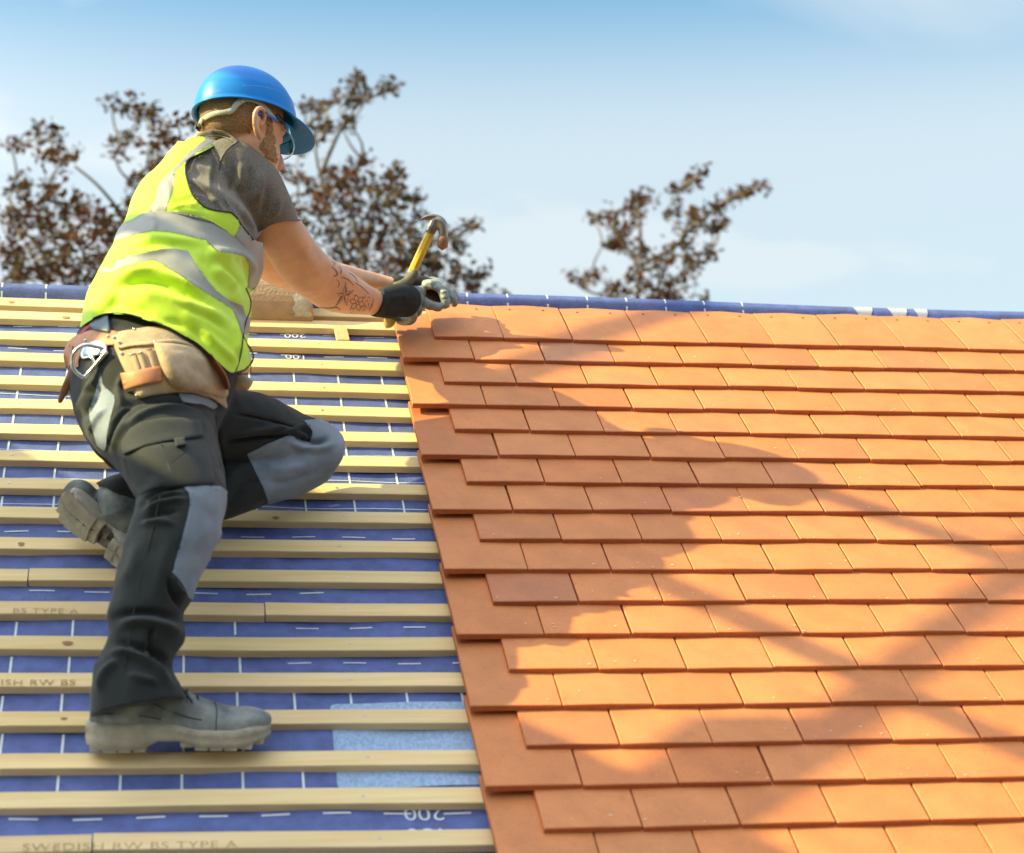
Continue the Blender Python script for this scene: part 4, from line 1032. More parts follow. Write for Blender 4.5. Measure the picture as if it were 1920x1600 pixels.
# --- boots
def boot(o, L, S, Uv, length, parent, name='boot', ankle=None):
    """o heel-bottom centre, L heel->toe, S side (towards the outer edge), Uv up from the sole"""
    h = length
    P = lambda x, y, z: o + np.multiply.outer(np.asarray(x, float), L) + np.multiply.outer(np.asarray(y, float), S) + np.multiply.outer(np.asarray(z, float), Uv)
    tt = np.array([0, .04, .12, .25, .40, .52, .65, .78, .88, .95, 1.0]); wd = np.array([.012, .026, .034, .034, .031, .036, .044, .047, .044, .034, .012]) * (length / .30)
    wf = lambda t: np.interp(t, tt, wd)
    zb = lambda t: np.interp(t, [0, .06, .3, .38, .5, .6, .85, 1], [.006, 0, 0, .013, .013, .003, .002, .016])
    zt = lambda t: np.interp(t, [0, .15, .3, .45, .6, .8, 1], [.046, .043, .046, .043, .034, .032, .040])
    # midsole
    th = np.linspace(0, 2 * np.pi, 80, endpoint=False); tpar = .5 - .5 * np.cos(th); sgn = np.sign(np.sin(th))
    ring = lambda grow, zf: P(tpar * h + np.cos(th - np.pi) * grow, sgn * (wf(tpar)) + np.sin(th) * grow, zf(tpar))
    layers = [ring(-.004, zb), ring(.001, lambda t: zb(t) + .002), ring(.003, lambda t: zb(t) * .4 + zt(t) * .6 - .008), ring(.0005, lambda t: zb(t) * .35 + zt(t) * .65 - .005), ring(.003, lambda t: zb(t) * .3 + zt(t) * .7 - .002), ring(.002, lambda t: zt(t) - .004), ring(-.003, zt), ring(-.02, zt)]
    V = np.concatenate(layers); n = 80
    F = [(i * n + j, i * n + (j + 1) % n, (i + 1) * n + (j + 1) % n, (i + 1) * n + j) for i in range(len(layers) - 1) for j in range(n)]
    F += [tuple(range(n)), tuple((len(layers) - 1) * n + j for j in range(n))]
    cen = P(.5 * h, 0, .02); f = np.array(F[2 * n:3 * n]); N = np.cross(V[f[:, 2]] - V[f[:, 0]], V[f[:, 3]] - V[f[:, 1]])
    if (N * (V[f].mean(1) - cen)).sum() < 0: F = [q[::-1] for q in F]
    up = []
    # upper: D sections along the length, then the shaft
    ss = np.linspace(.015, .985, 26); ht = np.interp(ss, [0, .1, .25, .40, .5, .62, .75, .88, 1], [.095, .115, .120, .112, .098, .078, .066, .060, .045]) * (length / .30) ** .5
    Vu = []; k = 24
    for s, zz in zip(ss, ht):
        w = wf(s) - .003; z0 = zt(s) - .006
        a = np.linspace(0, np.pi, k); Vu.append(P(np.full(k, s * h), w * np.sign(np.cos(a)) * np.abs(np.cos(a)) ** .75, z0 + (zz - z0) * np.sin(a) ** .8))
    Vu = np.concatenate(Vu); Fu = [(i * k + j, i * k + j + 1, (i + 1) * k + j + 1, (i + 1) * k + j) for i in range(25) for j in range(k - 1)] + [(i * k + k - 1, i * k, (i + 1) * k, (i + 1) * k + k - 1) for i in range(25)] + [tuple(range(k)), tuple(25 * k + j for j in range(k))]
    if ankle is None: sp3 = [P(.20 * h, 0, .05), P(.21 * h, 0, .09), P(.22 * h, 0, .125), P(.235 * h, 0, .165)]
    else: sp3 = [P(.22 * h, 0, .045), P(.30 * h, 0, .075)] + ankle
    shaft = tube(sp3, [.044, .045, .043, .041], ns=24, sub=3)
    uv, uf = remesh([(Vu, Fu), shaft, ellipsoid(P(.87 * h, 0, .042), np.array([L * .042, S * .040, Uv * .021]))], .0035, 4)
    uv = lumps(uv, uf, .003, 24, 4.0)
    r_ = empty(name, o, 'x', 'x'); del r_['label']; del r_['category']; r_.parent = parent; r_.location = Vector(W(o) - base_of(parent)); BASE[r_.name] = W(o) - base_of(parent)
    obj('upper', uv, uf, M['boot'], r_); obj('sole', V, F, M['sole'], r_)
    lug = []
    for t, hw in ((.05, .5), (.13, .8), (.21, .8), (.29, .75), (.55, .8), (.63, .9), (.71, .92), (.79, .92), (.87, .85), (.94, .6)):
        for s in (-1, 1):
            w = wf(t) * .46; c = P(t * h, s * wf(t) * .50, zb(t) + .0020)
            lv, lf_ = box(c, .0105 * (1 if .08 < t < .9 else .8), w, .006, np.array([L * .98 + S * s * .12, S - L * s * .12, Uv])); lug.append((lv, lf_))
    lug.append(box(P(.985 * h, 0, zb(.97) + .001), .004, .012, .006, np.array([L, S, Uv])))
    lv, lf_ = join(lug); obj('tread_lugs', lv, lf_, M['sole'], r_, smooth=False)
    # laces and a pull seam
    lc = []
    for t in (.42, .48, .54, .60):
        zz = np.interp(t, ss, ht)
        lc.append(tube([P(t * h, y * wf(t) * .62, (zz + .002) - .018 * abs(y) ** 2.2) for y in np.linspace(-1, 1, 7)], .0022, ns=6, sub=1))
    zz = np.interp(.5, ss, ht); lc.append(tube([P(.42 * h, -.006, zz + .012), P(.50 * h, .012, zz + .004), P(.57 * h, .03, zz - .02)], .002, ns=6, sub=3))
    lv, lf_ = join(lc); obj('laces', lv, lf_, M['piping'], r_)
    T_up = bvh(uv, uf)
    def on_upper(t, y, z):      # nearest point of the upper to a point given in boot axes
        q_ = T_up.find_nearest(Vector(P(t * h, y, z))); return np.array(q_[0]) + np.array(q_[1]) * .0004
    sm = []
    for ln in ([(.70, y * wf(.70) * 1.0, .030 + .045 * (1 - y * y)) for y in np.linspace(-1, 1, 13)],
               [(.18, wf(.2), .095), (.28, wf(.3), .090), (.40, wf(.4), .070), (.52, wf(.5), .056), (.62, wf(.6), .050)], [(.05, wf(.06), .060), (.15, wf(.15), .062), (.28, wf(.28), .058), (.40, wf(.4), .050)],
               [(.18, -wf(.2), .095), (.28, -wf(.3), .090), (.40, -wf(.4), .070), (.52, -wf(.5), .056), (.62, -wf(.6), .050)]):
        sm.append(tube([on_upper(*q_) for q_ in ln], .0009, ns=6, sub=3))
    lv, lf_ = join(sm); obj('seam', lv, lf_, M['bootseam'], r_)
    return r_
ca, sa = math.cos(math.radians(30)), math.sin(math.radians(30))
RU = np.array([0, sa, ca]); RS = np.array([0, -ca, sa])                # outer edge faces the camera, ankle rolled outwards
RL = np.array([1, .01, -.004]); RL /= np.linalg.norm(RL)
eo = at(161, 1404, 3.062); RO = eo - RS * .040 - RU * .006
bootR = boot(RO, RL, RS, RU, .300, person)
toe, heel = at(105, 941, 3.535), at(254, 1070, 3.505)
LL = toe - heel; ln = np.linalg.norm(LL); LL /= ln
UL = np.array([.45, -.36, .75]) @ CR; UL -= LL * (UL @ LL); UL /= np.linalg.norm(UL)
SLv = np.cross(UL, LL) * 1.22
bootL = boot(heel + UL * .002, LL, SLv, UL, ln * 1.0, person, ankle=[at(224, 955, 3.545), at(226, 926, 3.57)])

# --- gloves
def fingers(chains): return [tube(at([c[0] for c in ch], [c[1] for c in ch], [c[2] for c in ch]), [c[3] for c in ch], ns=14, sub=5) for ch in chains]
palm = loft([(718, 538, 702, 594, 4.265, .030), (736, 533, 726, 597, 4.285, .032), (756, 532, 750, 596, 4.305, .033), (772, 536, 772, 592, 4.32, .031), (783, 546, 782, 578, 4.33, .024)], ns=36, sub=5, tilt=.7)
cuff = loft([(714, 541, 697, 593, 4.25, .031), (722, 538, 708, 595, 4.27, .031)], ns=36, sub=3, tilt=.7)
gv, gf = remesh([palm, cuff], .0026, 4); gv = lumps(gv, gf, .002, 30, 1.1)
gv = folds(gv, gf, [([(730, 560), (750, 556), (772, 560)], 5, .003), ([(728, 575), (750, 574), (772, 576)], 5, -.002), ([(712, 545), (705, 570), (703, 592)], 3, -.003)])
gloveR = obj('work_glove', gv, gf, M['knit'], person, label='black backed glove gripping the hammer')
FGR = [[(772, 546, 4.325, .0125), (787, 547, 4.345, .0120), (789, 553, 4.375, .0115), (776, 559, 4.39, .011), (764, 563, 4.385, .010)],
       [(772, 558, 4.325, .0125), (788, 561, 4.345, .0122), (787, 568, 4.375, .0115), (773, 573, 4.395, .011), (760, 576, 4.39, .010)],
       [(770, 571, 4.325, .0125), (783, 577, 4.345, .0120), (781, 586, 4.37, .0115), (768, 590, 4.392, .011), (754, 590, 4.39, .010)],
       [(764, 583, 4.32, .0118), (774, 592, 4.335, .0112), (770, 601, 4.355, .0105), (757, 603, 4.375, .010), (746, 601, 4.38, .009)]]
fv_, ff_ = remesh(fingers(FGR), .0024, 3); obj('fingers', fv_, ff_, M['glove'], gloveR)
thv, thf = remesh(fingers([[(742, 541, 4.30, .015), (758, 534, 4.31, .0135), (769, 524, 4.318, .0118), (776, 514, 4.322, .0105), (779, 508, 4.325, .008)]]), .0024, 3); obj('thumb', thv, thf, M['grip'], gloveR)
obj('fingertip', *tube(at([781, 787], [551, 549], [4.335, 4.335]), [.005, .004], sub=1), M['skin'], gloveR)
# left hand: pinching a nail at the top of the tile
palmL = loft([(742, 519, 733, 545, 4.39, .026), (760, 517, 752, 548, 4.40, .028), (780, 516, 774, 552, 4.41, .028), (800, 519, 792, 556, 4.415, .026), (814, 525, 806, 562, 4.415, .024), (829, 537, 820, 570, 4.412, .020), (840, 552, 832, 574, 4.41, .014)], ns=30, sub=4, tilt=.7)
lv, lf_ = remesh([palmL], .0026, 4); gloveL = obj('work_glove', lv, lf_, M['knit'], person, label='grey glove holding a nail at the ridge')
FGL = [[(794, 528, 4.395, .0125), (814, 527, 4.375, .0122), (829, 540, 4.360, .0118), (836, 558, 4.352, .0112), (836, 573, 4.352, .0105)],
       [(788, 538, 4.385, .0135), (787, 552, 4.365, .0125), (797, 566, 4.353, .0120), (813, 572, 4.348, .0115), (828, 574, 4.350, .0100)],
       [(800, 527, 4.415, .0125), (822, 528, 4.40, .012), (840, 541, 4.39, .0115), (851, 556, 4.385, .011), (855, 569, 4.385, .0095)],
       [(802, 524, 4.43, .012), (824, 525, 4.425, .0115), (843, 537, 4.42, .011), (855, 551, 4.415, .0105), (859, 561, 4.415, .009)],
       [(800, 521, 4.445, .011), (820, 521, 4.445, .0105), (838, 531, 4.44, .010), (849, 543, 4.44, .009)]]
lv, lf_ = remesh(fingers([[(818 + (x - 818) * .94, 556 + (y - 556) * .90 + 4, d, r * .98) for x, y, d, r in c] for c in FGL]), .0024, 3); lv = lumps(lv, lf_, .0022, 70, 6)
lv = folds(lv, lf_, [([(790, 548), (800, 556)], 2, -.003), ([(805, 561), (803, 574)], 2, -.003), ([(818, 530), (812, 540)], 2, -.003), ([(826, 548), (842, 546)], 2, .003), ([(828, 562), (845, 560)], 2, -.003)])
obj('fingers', lv, lf_, M['glove'], gloveL)
obj('glove_cuff', *loft([(735, 519, 724, 540, 4.385, .025), (744, 516, 736, 547, 4.395, .028), (757, 518, 750, 548, 4.40, .028)], ns=30, sub=3, tilt=.7), M['knit'], gloveL)

# ------------------------------------------------------------------ hard hat (thing of its own)
hat = empty('hard_hat', H(0, 0, 0), 'blue hard hat with a short peak worn by the roofer', 'hard hat')
A_, B_, H_ = .138, .110, .118
def hatring(g, e, drop=0.): 
    th = np.linspace(0, 2 * np.pi, 96, endpoint=False); ce = math.cos(e) ** .78; se = math.sin(e)
    return H((A_ - .006 + g) * np.cos(th) * ce, (B_ - .006 + g) * np.sin(th) * ce, H_ * se + drop + 0 * th)
th = np.linspace(0, 2 * np.pi, 96, endpoint=False)
rows = []
brim = np.where(np.abs((th + np.pi) % (2 * np.pi) - np.pi) < .98, np.cos(np.clip(np.abs((th + np.pi) % (2 * np.pi) - np.pi) / .98, 0, 1) * np.pi / 2) ** .8, 0)
def lip(k, dz, inset=0.):
    ext = brim * .062 * k + .004 * k
    return H((A_ - inset + ext) * np.cos(th), (B_ - inset + ext * .6) * np.sin(th), -.022 * brim * k - .004 + dz)
for e in np.linspace(math.pi / 2 * .985, 0, 26): 
    rows.append(hatring(.004 * (1 - math.sin(e)) + .0012 * math.exp(-((e - .42) / .05) ** 2), e))
for k in (.12, .35, .6, .85, 1.0): rows.append(lip(k, 0))
rows.append(lip(1.02, -.0028)); rows.append(lip(.98, -.0045))
for k in (.7, .35, .05): rows.append(lip(k, -.004))
for e in np.linspace(.0, math.pi / 2 * .985, 18): rows.append(hatring(-.004, e, -.003))
n = 96; V = np.concatenate(rows); F = [(i * n + j, i * n + (j + 1) % n, (i + 1) * n + (j + 1) % n, (i + 1) * n + j) for i in range(len(rows) - 1) for j in range(n)]
F += [tuple(range(n)), tuple((len(rows) - 1) * n + j for j in range(n))[::-1]]
f = np.array(F[5 * n:6 * n]); N = np.cross(V[f[:, 2]] - V[f[:, 0]], V[f[:, 3]] - V[f[:, 1]])
if (N * (V[f].mean(1) - HC)).sum() < 0: F = [q[::-1] for q in F]
obj('shell', V, F, M['hat'], hat)
T_hat = bvh(V, [f[:4] for f in F if len(f) == 4])
M['scratch'] = mat('hat_scratch', (.10, .38, .85), .6)
for ln, w_ in (([(455, 161), (480, 161), (505, 165), (525, 172), (541, 182)], .7), ([(398, 176), (405, 172), (414, 170)], .8), ([(500, 158), (503, 172)], .6), ([(470, 128), (474, 133)], 1.0), ([(512, 150), (520, 156)], .6), ([(388, 180), (394, 177)], 1.4), ([(430, 150), (440, 146)], .5)):
    sc_ = decal([stroke(ln, w_)], T_hat, .0004, .9)
    if len(sc_[1]): obj('scratch', *sc_, M['scratch'], hat)
# harness: nape strap in two widths, buckle, front band, rivets
sk = lambda f, r, u, g=.006: None
def onskull(x, y): 
    d = hit(T_body, x, y); return d
HV2, HF2 = hell(-.013, 0, -.004, .112, .092, .104, 64, 40); T_sk = bvh(HV2, HF2)
obj('nape_strap', *strip([(370, 243), (374, 230), (386, 220), (404, 213), (418, 211), (431, 209)], [4, 4.4, 4.6, 4.8, 4.6, 4.6], T_sk, thick=.003, off=.002, default=3.83), M['strap'], hat)
obj('strap_arm', *strip([(426, 211), (436, 206), (443, 197), (452, 189), (464, 187), (478, 190), (492, 197), (506, 212), (516, 226)], [5, 5.5, 5.5, 6, 4, 3.5, 4, 4, 4], T_sk, thick=.003, off=.003, default=3.80), M['strap'], hat)
obj('strap_buckle', *strip([(371, 238), (375, 230), (379, 222)], [3, 4, 3], T_sk, thick=.006, off=.004, default=3.83), M['strap'], hat)
obj('brow_band', *strip([(520, 217), (528, 226), (536, 235), (543, 242)], [3.5, 4.5, 4, 3], T_sk, thick=.004, off=.003, default=3.83), M['strapdark'], hat)
obj('rivet', *ellipsoid(at(455, 191, hit(T_sk, 455, 191) - .007), np.eye(3) * .0035, 12, 8), M['strap'], hat)
obj('strap_end', *strip([(371, 246), (374, 240), (378, 235)], [3, 4, 3], T_sk, thick=.004, off=.004, default=3.84), mat('green_strap_end', (.22, .30, .08), .6), hat)

# safety glasses
gl = empty('safety_glasses', H(.08, 0, -.05), 'clear wraparound safety glasses with blue temple worn under the hard hat', 'safety glasses')
V, F = [], []
na, nb = 40, 10
for i in range(na):
    a = math.radians(-82 + 164 * i / (na - 1))
    for j in range(nb):
        t = j / (nb - 1); hh = .030 * (1 - .55 * abs(math.sin(a)) ** 3)
        V.append(H(.018 + .112 * math.cos(a) ** .8 if math.cos(a) > 0 else .018, .088 * math.sin(a), -.034 - hh * t * 1.5 + .012 - .006 * math.cos(a)))
V = np.array(V); F = [(i * nb + j, i * nb + j + 1, (i + 1) * nb + j + 1, (i + 1) * nb + j) for i in range(na - 1) for j in range(nb - 1)]
Nn = vnormals(V, np.array(F)); k = len(V)
V2 = np.concatenate([V, V + Nn * .0016]); F2 = F + [tuple(i + k for i in f)[::-1] for f in F]
edge = [i * nb for i in range(na)] + [(na - 1) * nb + j for j in range(1, nb)] + [i * nb + nb - 1 for i in range(na - 2, -1, -1)] + [j for j in range(nb - 2, 0, -1)]
F2 += [(edge[i], edge[(i + 1) % len(edge)], edge[(i + 1) % len(edge)] + k, edge[i] + k) for i in range(len(edge))]
obj('lens', V2, F2, M['lens'], gl)
obj('temple', *tube([H(.02, .089, -.033), H(-.01, .094, -.031), H(-.035, .094, -.033), H(-.060, .090, -.040)], [.003, .003, .0032, .0032], sub=4), M['blueplastic'], gl)
obj('temple', *tube([H(.02, -.089, -.033), H(-.01, -.094, -.031), H(-.02, -.094, -.032), H(-.03, -.092, -.034)], [.003, .003, .0032, .0032], sub=4), M['blueplastic'], gl)

# ------------------------------------------------------------------ tool belt
belt = empty('tool_belt', at(250, 680, 3.40), 'leather tool belt with tan suede pouch and steel hammer ring at the hip', 'tool belt')
obj('waist_strap', *strip([(139, 690), (134, 672), (142, 650), (166, 638), (190, 634), (212, 634), (232, 640)], [9, 15, 17, 17, 16, 14, 10], T_tr, thick=.006, default=3.45), M['leather'], belt)
obj('keeper', *strip([(127, 690), (129, 670), (134, 648)], [4, 4.5, 4], T_tr, thick=.010, off=.004, default=3.50), M['strapdark'], belt)
ep = [(140, 690), (130, 712), (120, 735), (112, 754)]
obj('strap_end', *tube(at([c[0] for c in ep], [c[1] for c in ep], [3.47, 3.455, 3.45, 3.445]), [.009, .008, .007, .004], ns=10, flat=.35, sub=4), M['leather2'], belt)
pou = obj('pouch', *puff([(202, 626), (228, 620), (255, 616), (284, 612), (312, 613), (340, 624), (362, 638), (392, 663), (410, 688), (419, 706), (426, 724), (429, 738), (424, 748), (427, 766), (420, 763), (402, 751), (380, 743), (361, 738), (338, 737), (317, 738), (285, 743), (258, 748), (252, 740), (242, 712), (231, 690), (217, 660)], T_tr, .020, power=5, plane=True, n=110, rings=10), M['suede'], belt)
T_pou = bvh(*puff([(202, 626), (228, 620), (255, 616), (284, 612), (312, 613), (340, 624), (362, 638), (392, 663), (410, 688), (419, 706), (426, 724), (429, 738), (424, 748), (427, 766), (420, 763), (402, 751), (380, 743), (361, 738), (338, 737), (317, 738), (285, 743), (258, 748), (252, 740), (242, 712), (231, 690), (217, 660)], T_tr, .020, power=5, plane=True, n=110, rings=10))
fp_ = puff([(286, 640), (300, 642), (330, 644), (362, 650), (388, 664), (400, 690), (417, 712), (427, 740), (418, 746), (395, 741), (370, 735), (345, 732), (322, 722), (308, 705), (300, 684), (292, 660)], T_pou, .022, power=3.2, plane=True, n=90, rings=10, default=3.38)
fv2 = folds(fp_[0], [f if len(f) == 4 else f[:4] for f in fp_[1]], [([(300, 660), (320, 690), (345, 720)], 8, .004), ([(340, 660), (370, 690), (400, 720)], 10, -.004), ([(310, 655), (350, 655), (390, 672)], 5, -.003)])
obj('front_pocket', fv2, fp_[1], M['suede'], pou)
for ln in ([(248, 664), (258, 690), (266, 712)], [(262, 662), (270, 688), (276, 708)], [(280, 655), (286, 676), (294, 700)]):
    obj('tool_sleeve', *strip(ln, [6, 5, 4], T_pou, thick=.006, off=.0005, default=3.39), M['suede'], pou)
obj('pouch_fold', *strip([(222, 652), (250, 646), (280, 644), (300, 641), (330, 640), (360, 648), (384, 662)], [3, 3.5, 3.5, 3.5, 3.5, 3, 2.5], T_pou, thick=.005, default=3.38), M['suede'], pou)
obj('leather_tab', *puff([(225, 700), (260, 693), (302, 686), (304, 700), (305, 715), (270, 722), (233, 732)], T_pou, .004, off=.004, power=10, curve=False, plane=True, default=3.38), M['leather'], belt)
obj('far_pouch', *puff([(428, 704), (444, 700), (462, 706), (474, 713), (472, 722), (464, 732), (448, 731), (430, 727), (424, 715)], bvh(*box(at(448, 715, 3.60), .06, .06, .004, np.array([[1, 0, 0], [0, .5, .86], [0, -.86, .5]]))), .022, power=2.5, default=3.6), M['suede'], belt)
obj('side_strap', *strip([(392, 664), (404, 682), (417, 700), (424, 716), (428, 730)], [4, 5, 5, 5, 4], T_pou, thick=.004, off=.003, default=3.42), M['leather'], belt)
for x, y in ((214, 633), (223, 642), (252, 618), (290, 641), (228, 663), (245, 666), (264, 662), (285, 657), (256, 742), (160, 639), (202, 631)):
    d = depths(T_pou, [(x, y)], 3.40)[0] if x > 205 else depths(T_tr, [(x, y)], 3.42)[0] - .006
    obj('rivet', *ellipsoid(at(x, y, d - .003), np.eye(3) * .0032, 12, 8), M['chrome'], belt)
dpl = depths(T_tr, [(175, 655)], 3.42)[0]
obj('holder_plate', *puff([(150, 664), (158, 650), (170, 641), (186, 638), (198, 645), (201, 655), (196, 664), (180, 668), (160, 673), (152, 672)], T_tr, .006, off=.008, power=6, plane=True), M['chrome'], belt)
rg = [(199, 659), (190, 653), (178, 650), (164, 647), (152, 650), (141, 659), (136, 672), (137, 688), (143, 698), (152, 705), (159, 707), (172, 693), (183, 680), (200, 660)]
obj('hammer_ring', *tube(at([c[0] for c in rg], [c[1] for c in rg], np.linspace(dpl - .022, dpl - .03, len(rg)) - .012 * np.sin(np.linspace(0, np.pi, len(rg)))), .0038, ns=10, sub=4), M['chrome'], belt)
rg = [(168, 669), (174, 672), (181, 681), (200, 661)]
obj('ring_hook', *tube(at([c[0] for c in rg], [c[1] for c in rg], [dpl - .016, dpl - .022, dpl - .026, dpl - .02]), .0036, ns=10, sub=3), M['chrome'], belt)

# ------------------------------------------------------------------ hammer
ham = empty('claw_hammer', at(729, 606, 4.36), 'claw hammer with yellow handle held up in the right hand', 'hammer')
M['butt'] = mat('worn_butt', (.44, .31, .10), .6, var=.25, vscale=60)
h0, h1 = at(728, 608, 4.365), at(811, 428, 4.34)
hd_ = h1 - h0
def hp(t): return h0 + hd_ * t
obj('handle', *tube([hp(t) for t in (.50, .62, .74, .86, .97)], [.0105, .0105, .0108, .0106, .0095], ns=8, sub=2), M['yellow'], ham, smooth=False)
obj('grip', *tube([hp(t) for t in (.06, .2, .35, .48, .53)], [.0145, .013, .0122, .0122, .0108], ns=14, sub=3), M['grip'], ham)
obj('butt', *tube([hp(t) for t in (-.02, .02, .08)], [.010, .0135, .0135], ns=14, sub=3), M['butt'], ham)
X_ = CR[0]; Y_ = CR[1]; Z_ = CR[2]
hc = at(812, 425, 4.34)
def hq(x, y, dz=0.): return at(x, y, 4.34 + dz)
head = [tube([hq(806, 436), hq(811, 424), hq(815, 412)], [.0125, .0135, .012], ns=12, sub=3),
        tube([hq(812, 414), hq(822, 414), hq(829, 422), hq(831, 434), hq(831, 444)], [.011, .0125, .0125, .0115, .0105], ns=14, sub=4)]
for s in (-1, 1):
    head.append(tube([hq(822, 410, s * .004), hq(812, 407, s * .006), hq(802, 407.5, s * .008), hq(795, 409.5, s * .0095), hq(789, 411.5, s * .011)], [.0085, .0075, .006, .0045, .0025], ns=10, sub=4, flat=.7))
hv_, hf_ = remesh(head, .0016, 3); obj('hammer_head', hv_, hf_, M['headsteel'], ham)
obj('striking_face', *tube([hq(831, 444), hq(830.5, 449), hq(830, 455), hq(829.5, 463)], [.0105, .0128, .0132, .0128], ns=20, sub=2), M['headrust'], ham)

# ------------------------------------------------------------------ trees behind the ridge
def tree(label, root_px, D, trunk_px, clumps, limbs, seed, density=1.0, mats=('leaf', 'leaf2')):
    r = random.Random(seed); R_ = lambda a, b_: r.uniform(a, b_)
    tx, ty = trunk_px
    top = W(at(tx, ty, D)); base = np.array([top[0], top[1], -5.2])
    t = bpy.data.objects.new('tree', None); COL.objects.link(t); t.location = Vector(base); BASE[t.name] = base
    t['label'] = label; t['category'] = 'tree'; t['group'] = 'trees beyond the ridge'
    inv = lambda Pw: np.asarray(Pw) @ RW
    br = [tube(inv([base, base * .6 + top * .4 + [.06, .05, 0], base * .25 + top * .75 + [-.04, 0, 0], top]), [.16, .12, .08, .05], ns=12, sub=4)]
    LV, LF, MI, k = [], [], [], 0
    xs_ = [c[0] for c in clumps]; low_ = [(r.uniform(min(xs_) + 40, max(xs_) - 40) * .8 + tx * .2, r.uniform(575, 900), R_(40, 75), R_(28, 45)) for _ in range(26)]
    clumps = list(clumps) + low_
    cl3 = []
    for (x, y, rx, ry) in clumps: cl3.append((x, y, rx, ry, D + R_(-.8, .8)))
    for (x, y, rx, ry, d) in cl3:
        c3 = W(at(x, y, d))
        # limb: springs from the nearest clump below it, else from the trunk
        low = [c for c in cl3 if c[1] > y + 12]
        if low:
            c = min(low, key=lambda c: math.hypot((c[0] - x) * 1.0, (c[1] - y) * .7)); j = W(at(c[0], c[1], c[4]))
        else: j = W(at(tx + (x - tx) * .5, ty, D))
        m1_ = (j + c3) / 2 + np.array([R_(-.04, .04), R_(-.04, .04), -.02])
        br.append(tube(inv([j, m1_, c3 * .85 + m1_ * .15, c3]), [.007, .006, .0045, .003], ns=6, sub=4))
    for pts in limbs: br.append(tube(np.array([at(x, y, D - .3) for x, y in pts]), np.linspace(.013, .006, len(pts)), ns=7, sub=4))
    for (x, y, rx, ry, d) in cl3:
        n = int(density * (rx * ry * 3.14 / 52 + 12) * 1.35)
        nt_ = max(3, int(n / 9)); mi = 0
        for _ in range(nt_):
            a = r.uniform(0, 2 * math.pi); q = math.sqrt(r.random()) * .95
            sx, sy = x + rx * q * math.cos(a), y + ry * q * math.sin(a); dd = d + r.gauss(0, .18)
            mi = 0 if r.random() < .5 else 1; s3 = W(at(sx, sy, dd)); ang = r.gauss(math.radians(40), .75) if r.random() < .7 else r.uniform(0, 6.28)
            L_ = ((rx + ry) / 2 + 5) / FPX * d * R_(.5, 1.15)
            dr = np.array([math.cos(ang) * .8, R_(-.5, .5), math.sin(ang) * .8])
            e3 = s3 + dr * L_
            br.append(tube(inv([s3, (s3 + e3) / 2 + [0, 0, -.01], e3]), [.0035, .003, .002], ns=4, sub=1, cap=False))
            nl = 9
            for i in range(nl):
                p = s3 + (e3 - s3) * ((i + r.random()) / nl) + np.array([r.gauss(0, .018), r.gauss(0, .03), r.gauss(0, .018)])
                ln = R_(.028, .050); w = ln * R_(.28, .36)
                ax = Vector((r.gauss(.4, .8), r.gauss(0, .6), r.gauss(-.1, .7))).normalized(); nn = Vector((r.gauss(0, 1), r.gauss(0, .7), r.gauss(.5, .8))).normalized()
                sd_ = ax.cross(nn).normalized(); nn = sd_.cross(ax)
                ax, sd_, nn = np.array(ax), np.array(sd_), np.array(nn)
                LV += [p, p + ax * ln * .45 + sd_ * w + nn * w * .35, p + ax * ln, p + ax * ln * .45 - sd_ * w + nn * w * .35, p + ax * ln * .5]
                LF += [(k, k + 4, k + 1), (k + 4, k + 2, k + 1), (k, k + 3, k + 4), (k + 4, k + 3, k + 2)]; MI += [mi if r.random() < .8 else 1 - mi] * 4; k += 5
    bv_, bf_ = join(br)
    obj('trunk', bv_, bf_, M['bark'], t)
    me = mesh('crown', np.array(LV) - base, LF, [M[mats[0]], M[mats[1]]], smooth=False); me.polygons.foreach_set('material_index', MI)
    o = bpy.data.objects.new('crown', me); COL.objects.link(o); o.parent = t
    return t
tree('copper beech at the left edge behind the bare battens', None, 9.6, (215, 640),
     [(20, 270, 26, 14), (50, 266, 30, 16), (85, 285, 30, 16), (122, 298, 22, 16), (130, 285, 20, 10), (75, 238, 24, 10), (95, 246, 12, 8),
      (232, 205, 26, 18), (262, 222, 26, 16), (282, 212, 16, 14), (300, 245, 22, 16), (225, 262, 20, 14), (240, 268, 16, 10), (212, 285, 14, 14), (315, 270, 14, 20), (285, 272, 20, 14), (335, 235, 18, 10), (208, 196, 10, 8),
      (285, 330, 40, 22), (255, 350, 30, 20), (300, 360, 36, 30), (250, 385, 20, 14), (20, 360, 30, 20), (55, 375, 30, 26), (15, 400, 26, 20), (35, 420, 34, 26), (85, 365, 22, 14), (110, 380, 30, 16), (130, 400, 36, 22), (150, 410, 30, 22), (95, 352, 12, 8),
      (20, 460, 34, 34), (60, 450, 40, 30), (100, 440, 46, 26), (150, 450, 44, 30), (200, 440, 40, 34), (235, 420, 30, 30), (190, 400, 20, 18), (80, 490, 56, 32), (25, 505, 40, 30), (150, 500, 60, 34), (210, 490, 44, 40), (120, 520, 60, 20), (60, 525, 60, 16), (185, 525, 44, 18), (240, 470, 40, 40), (300, 420, 50, 50), (290, 490, 50, 40)],
     [[(300, 500), (240, 420), (215, 385), (180, 345), (140, 312)], [(330, 420), (300, 340), (296, 290), (300, 250)], [(120, 520), (60, 450), (40, 430)]], 11, density=.95)
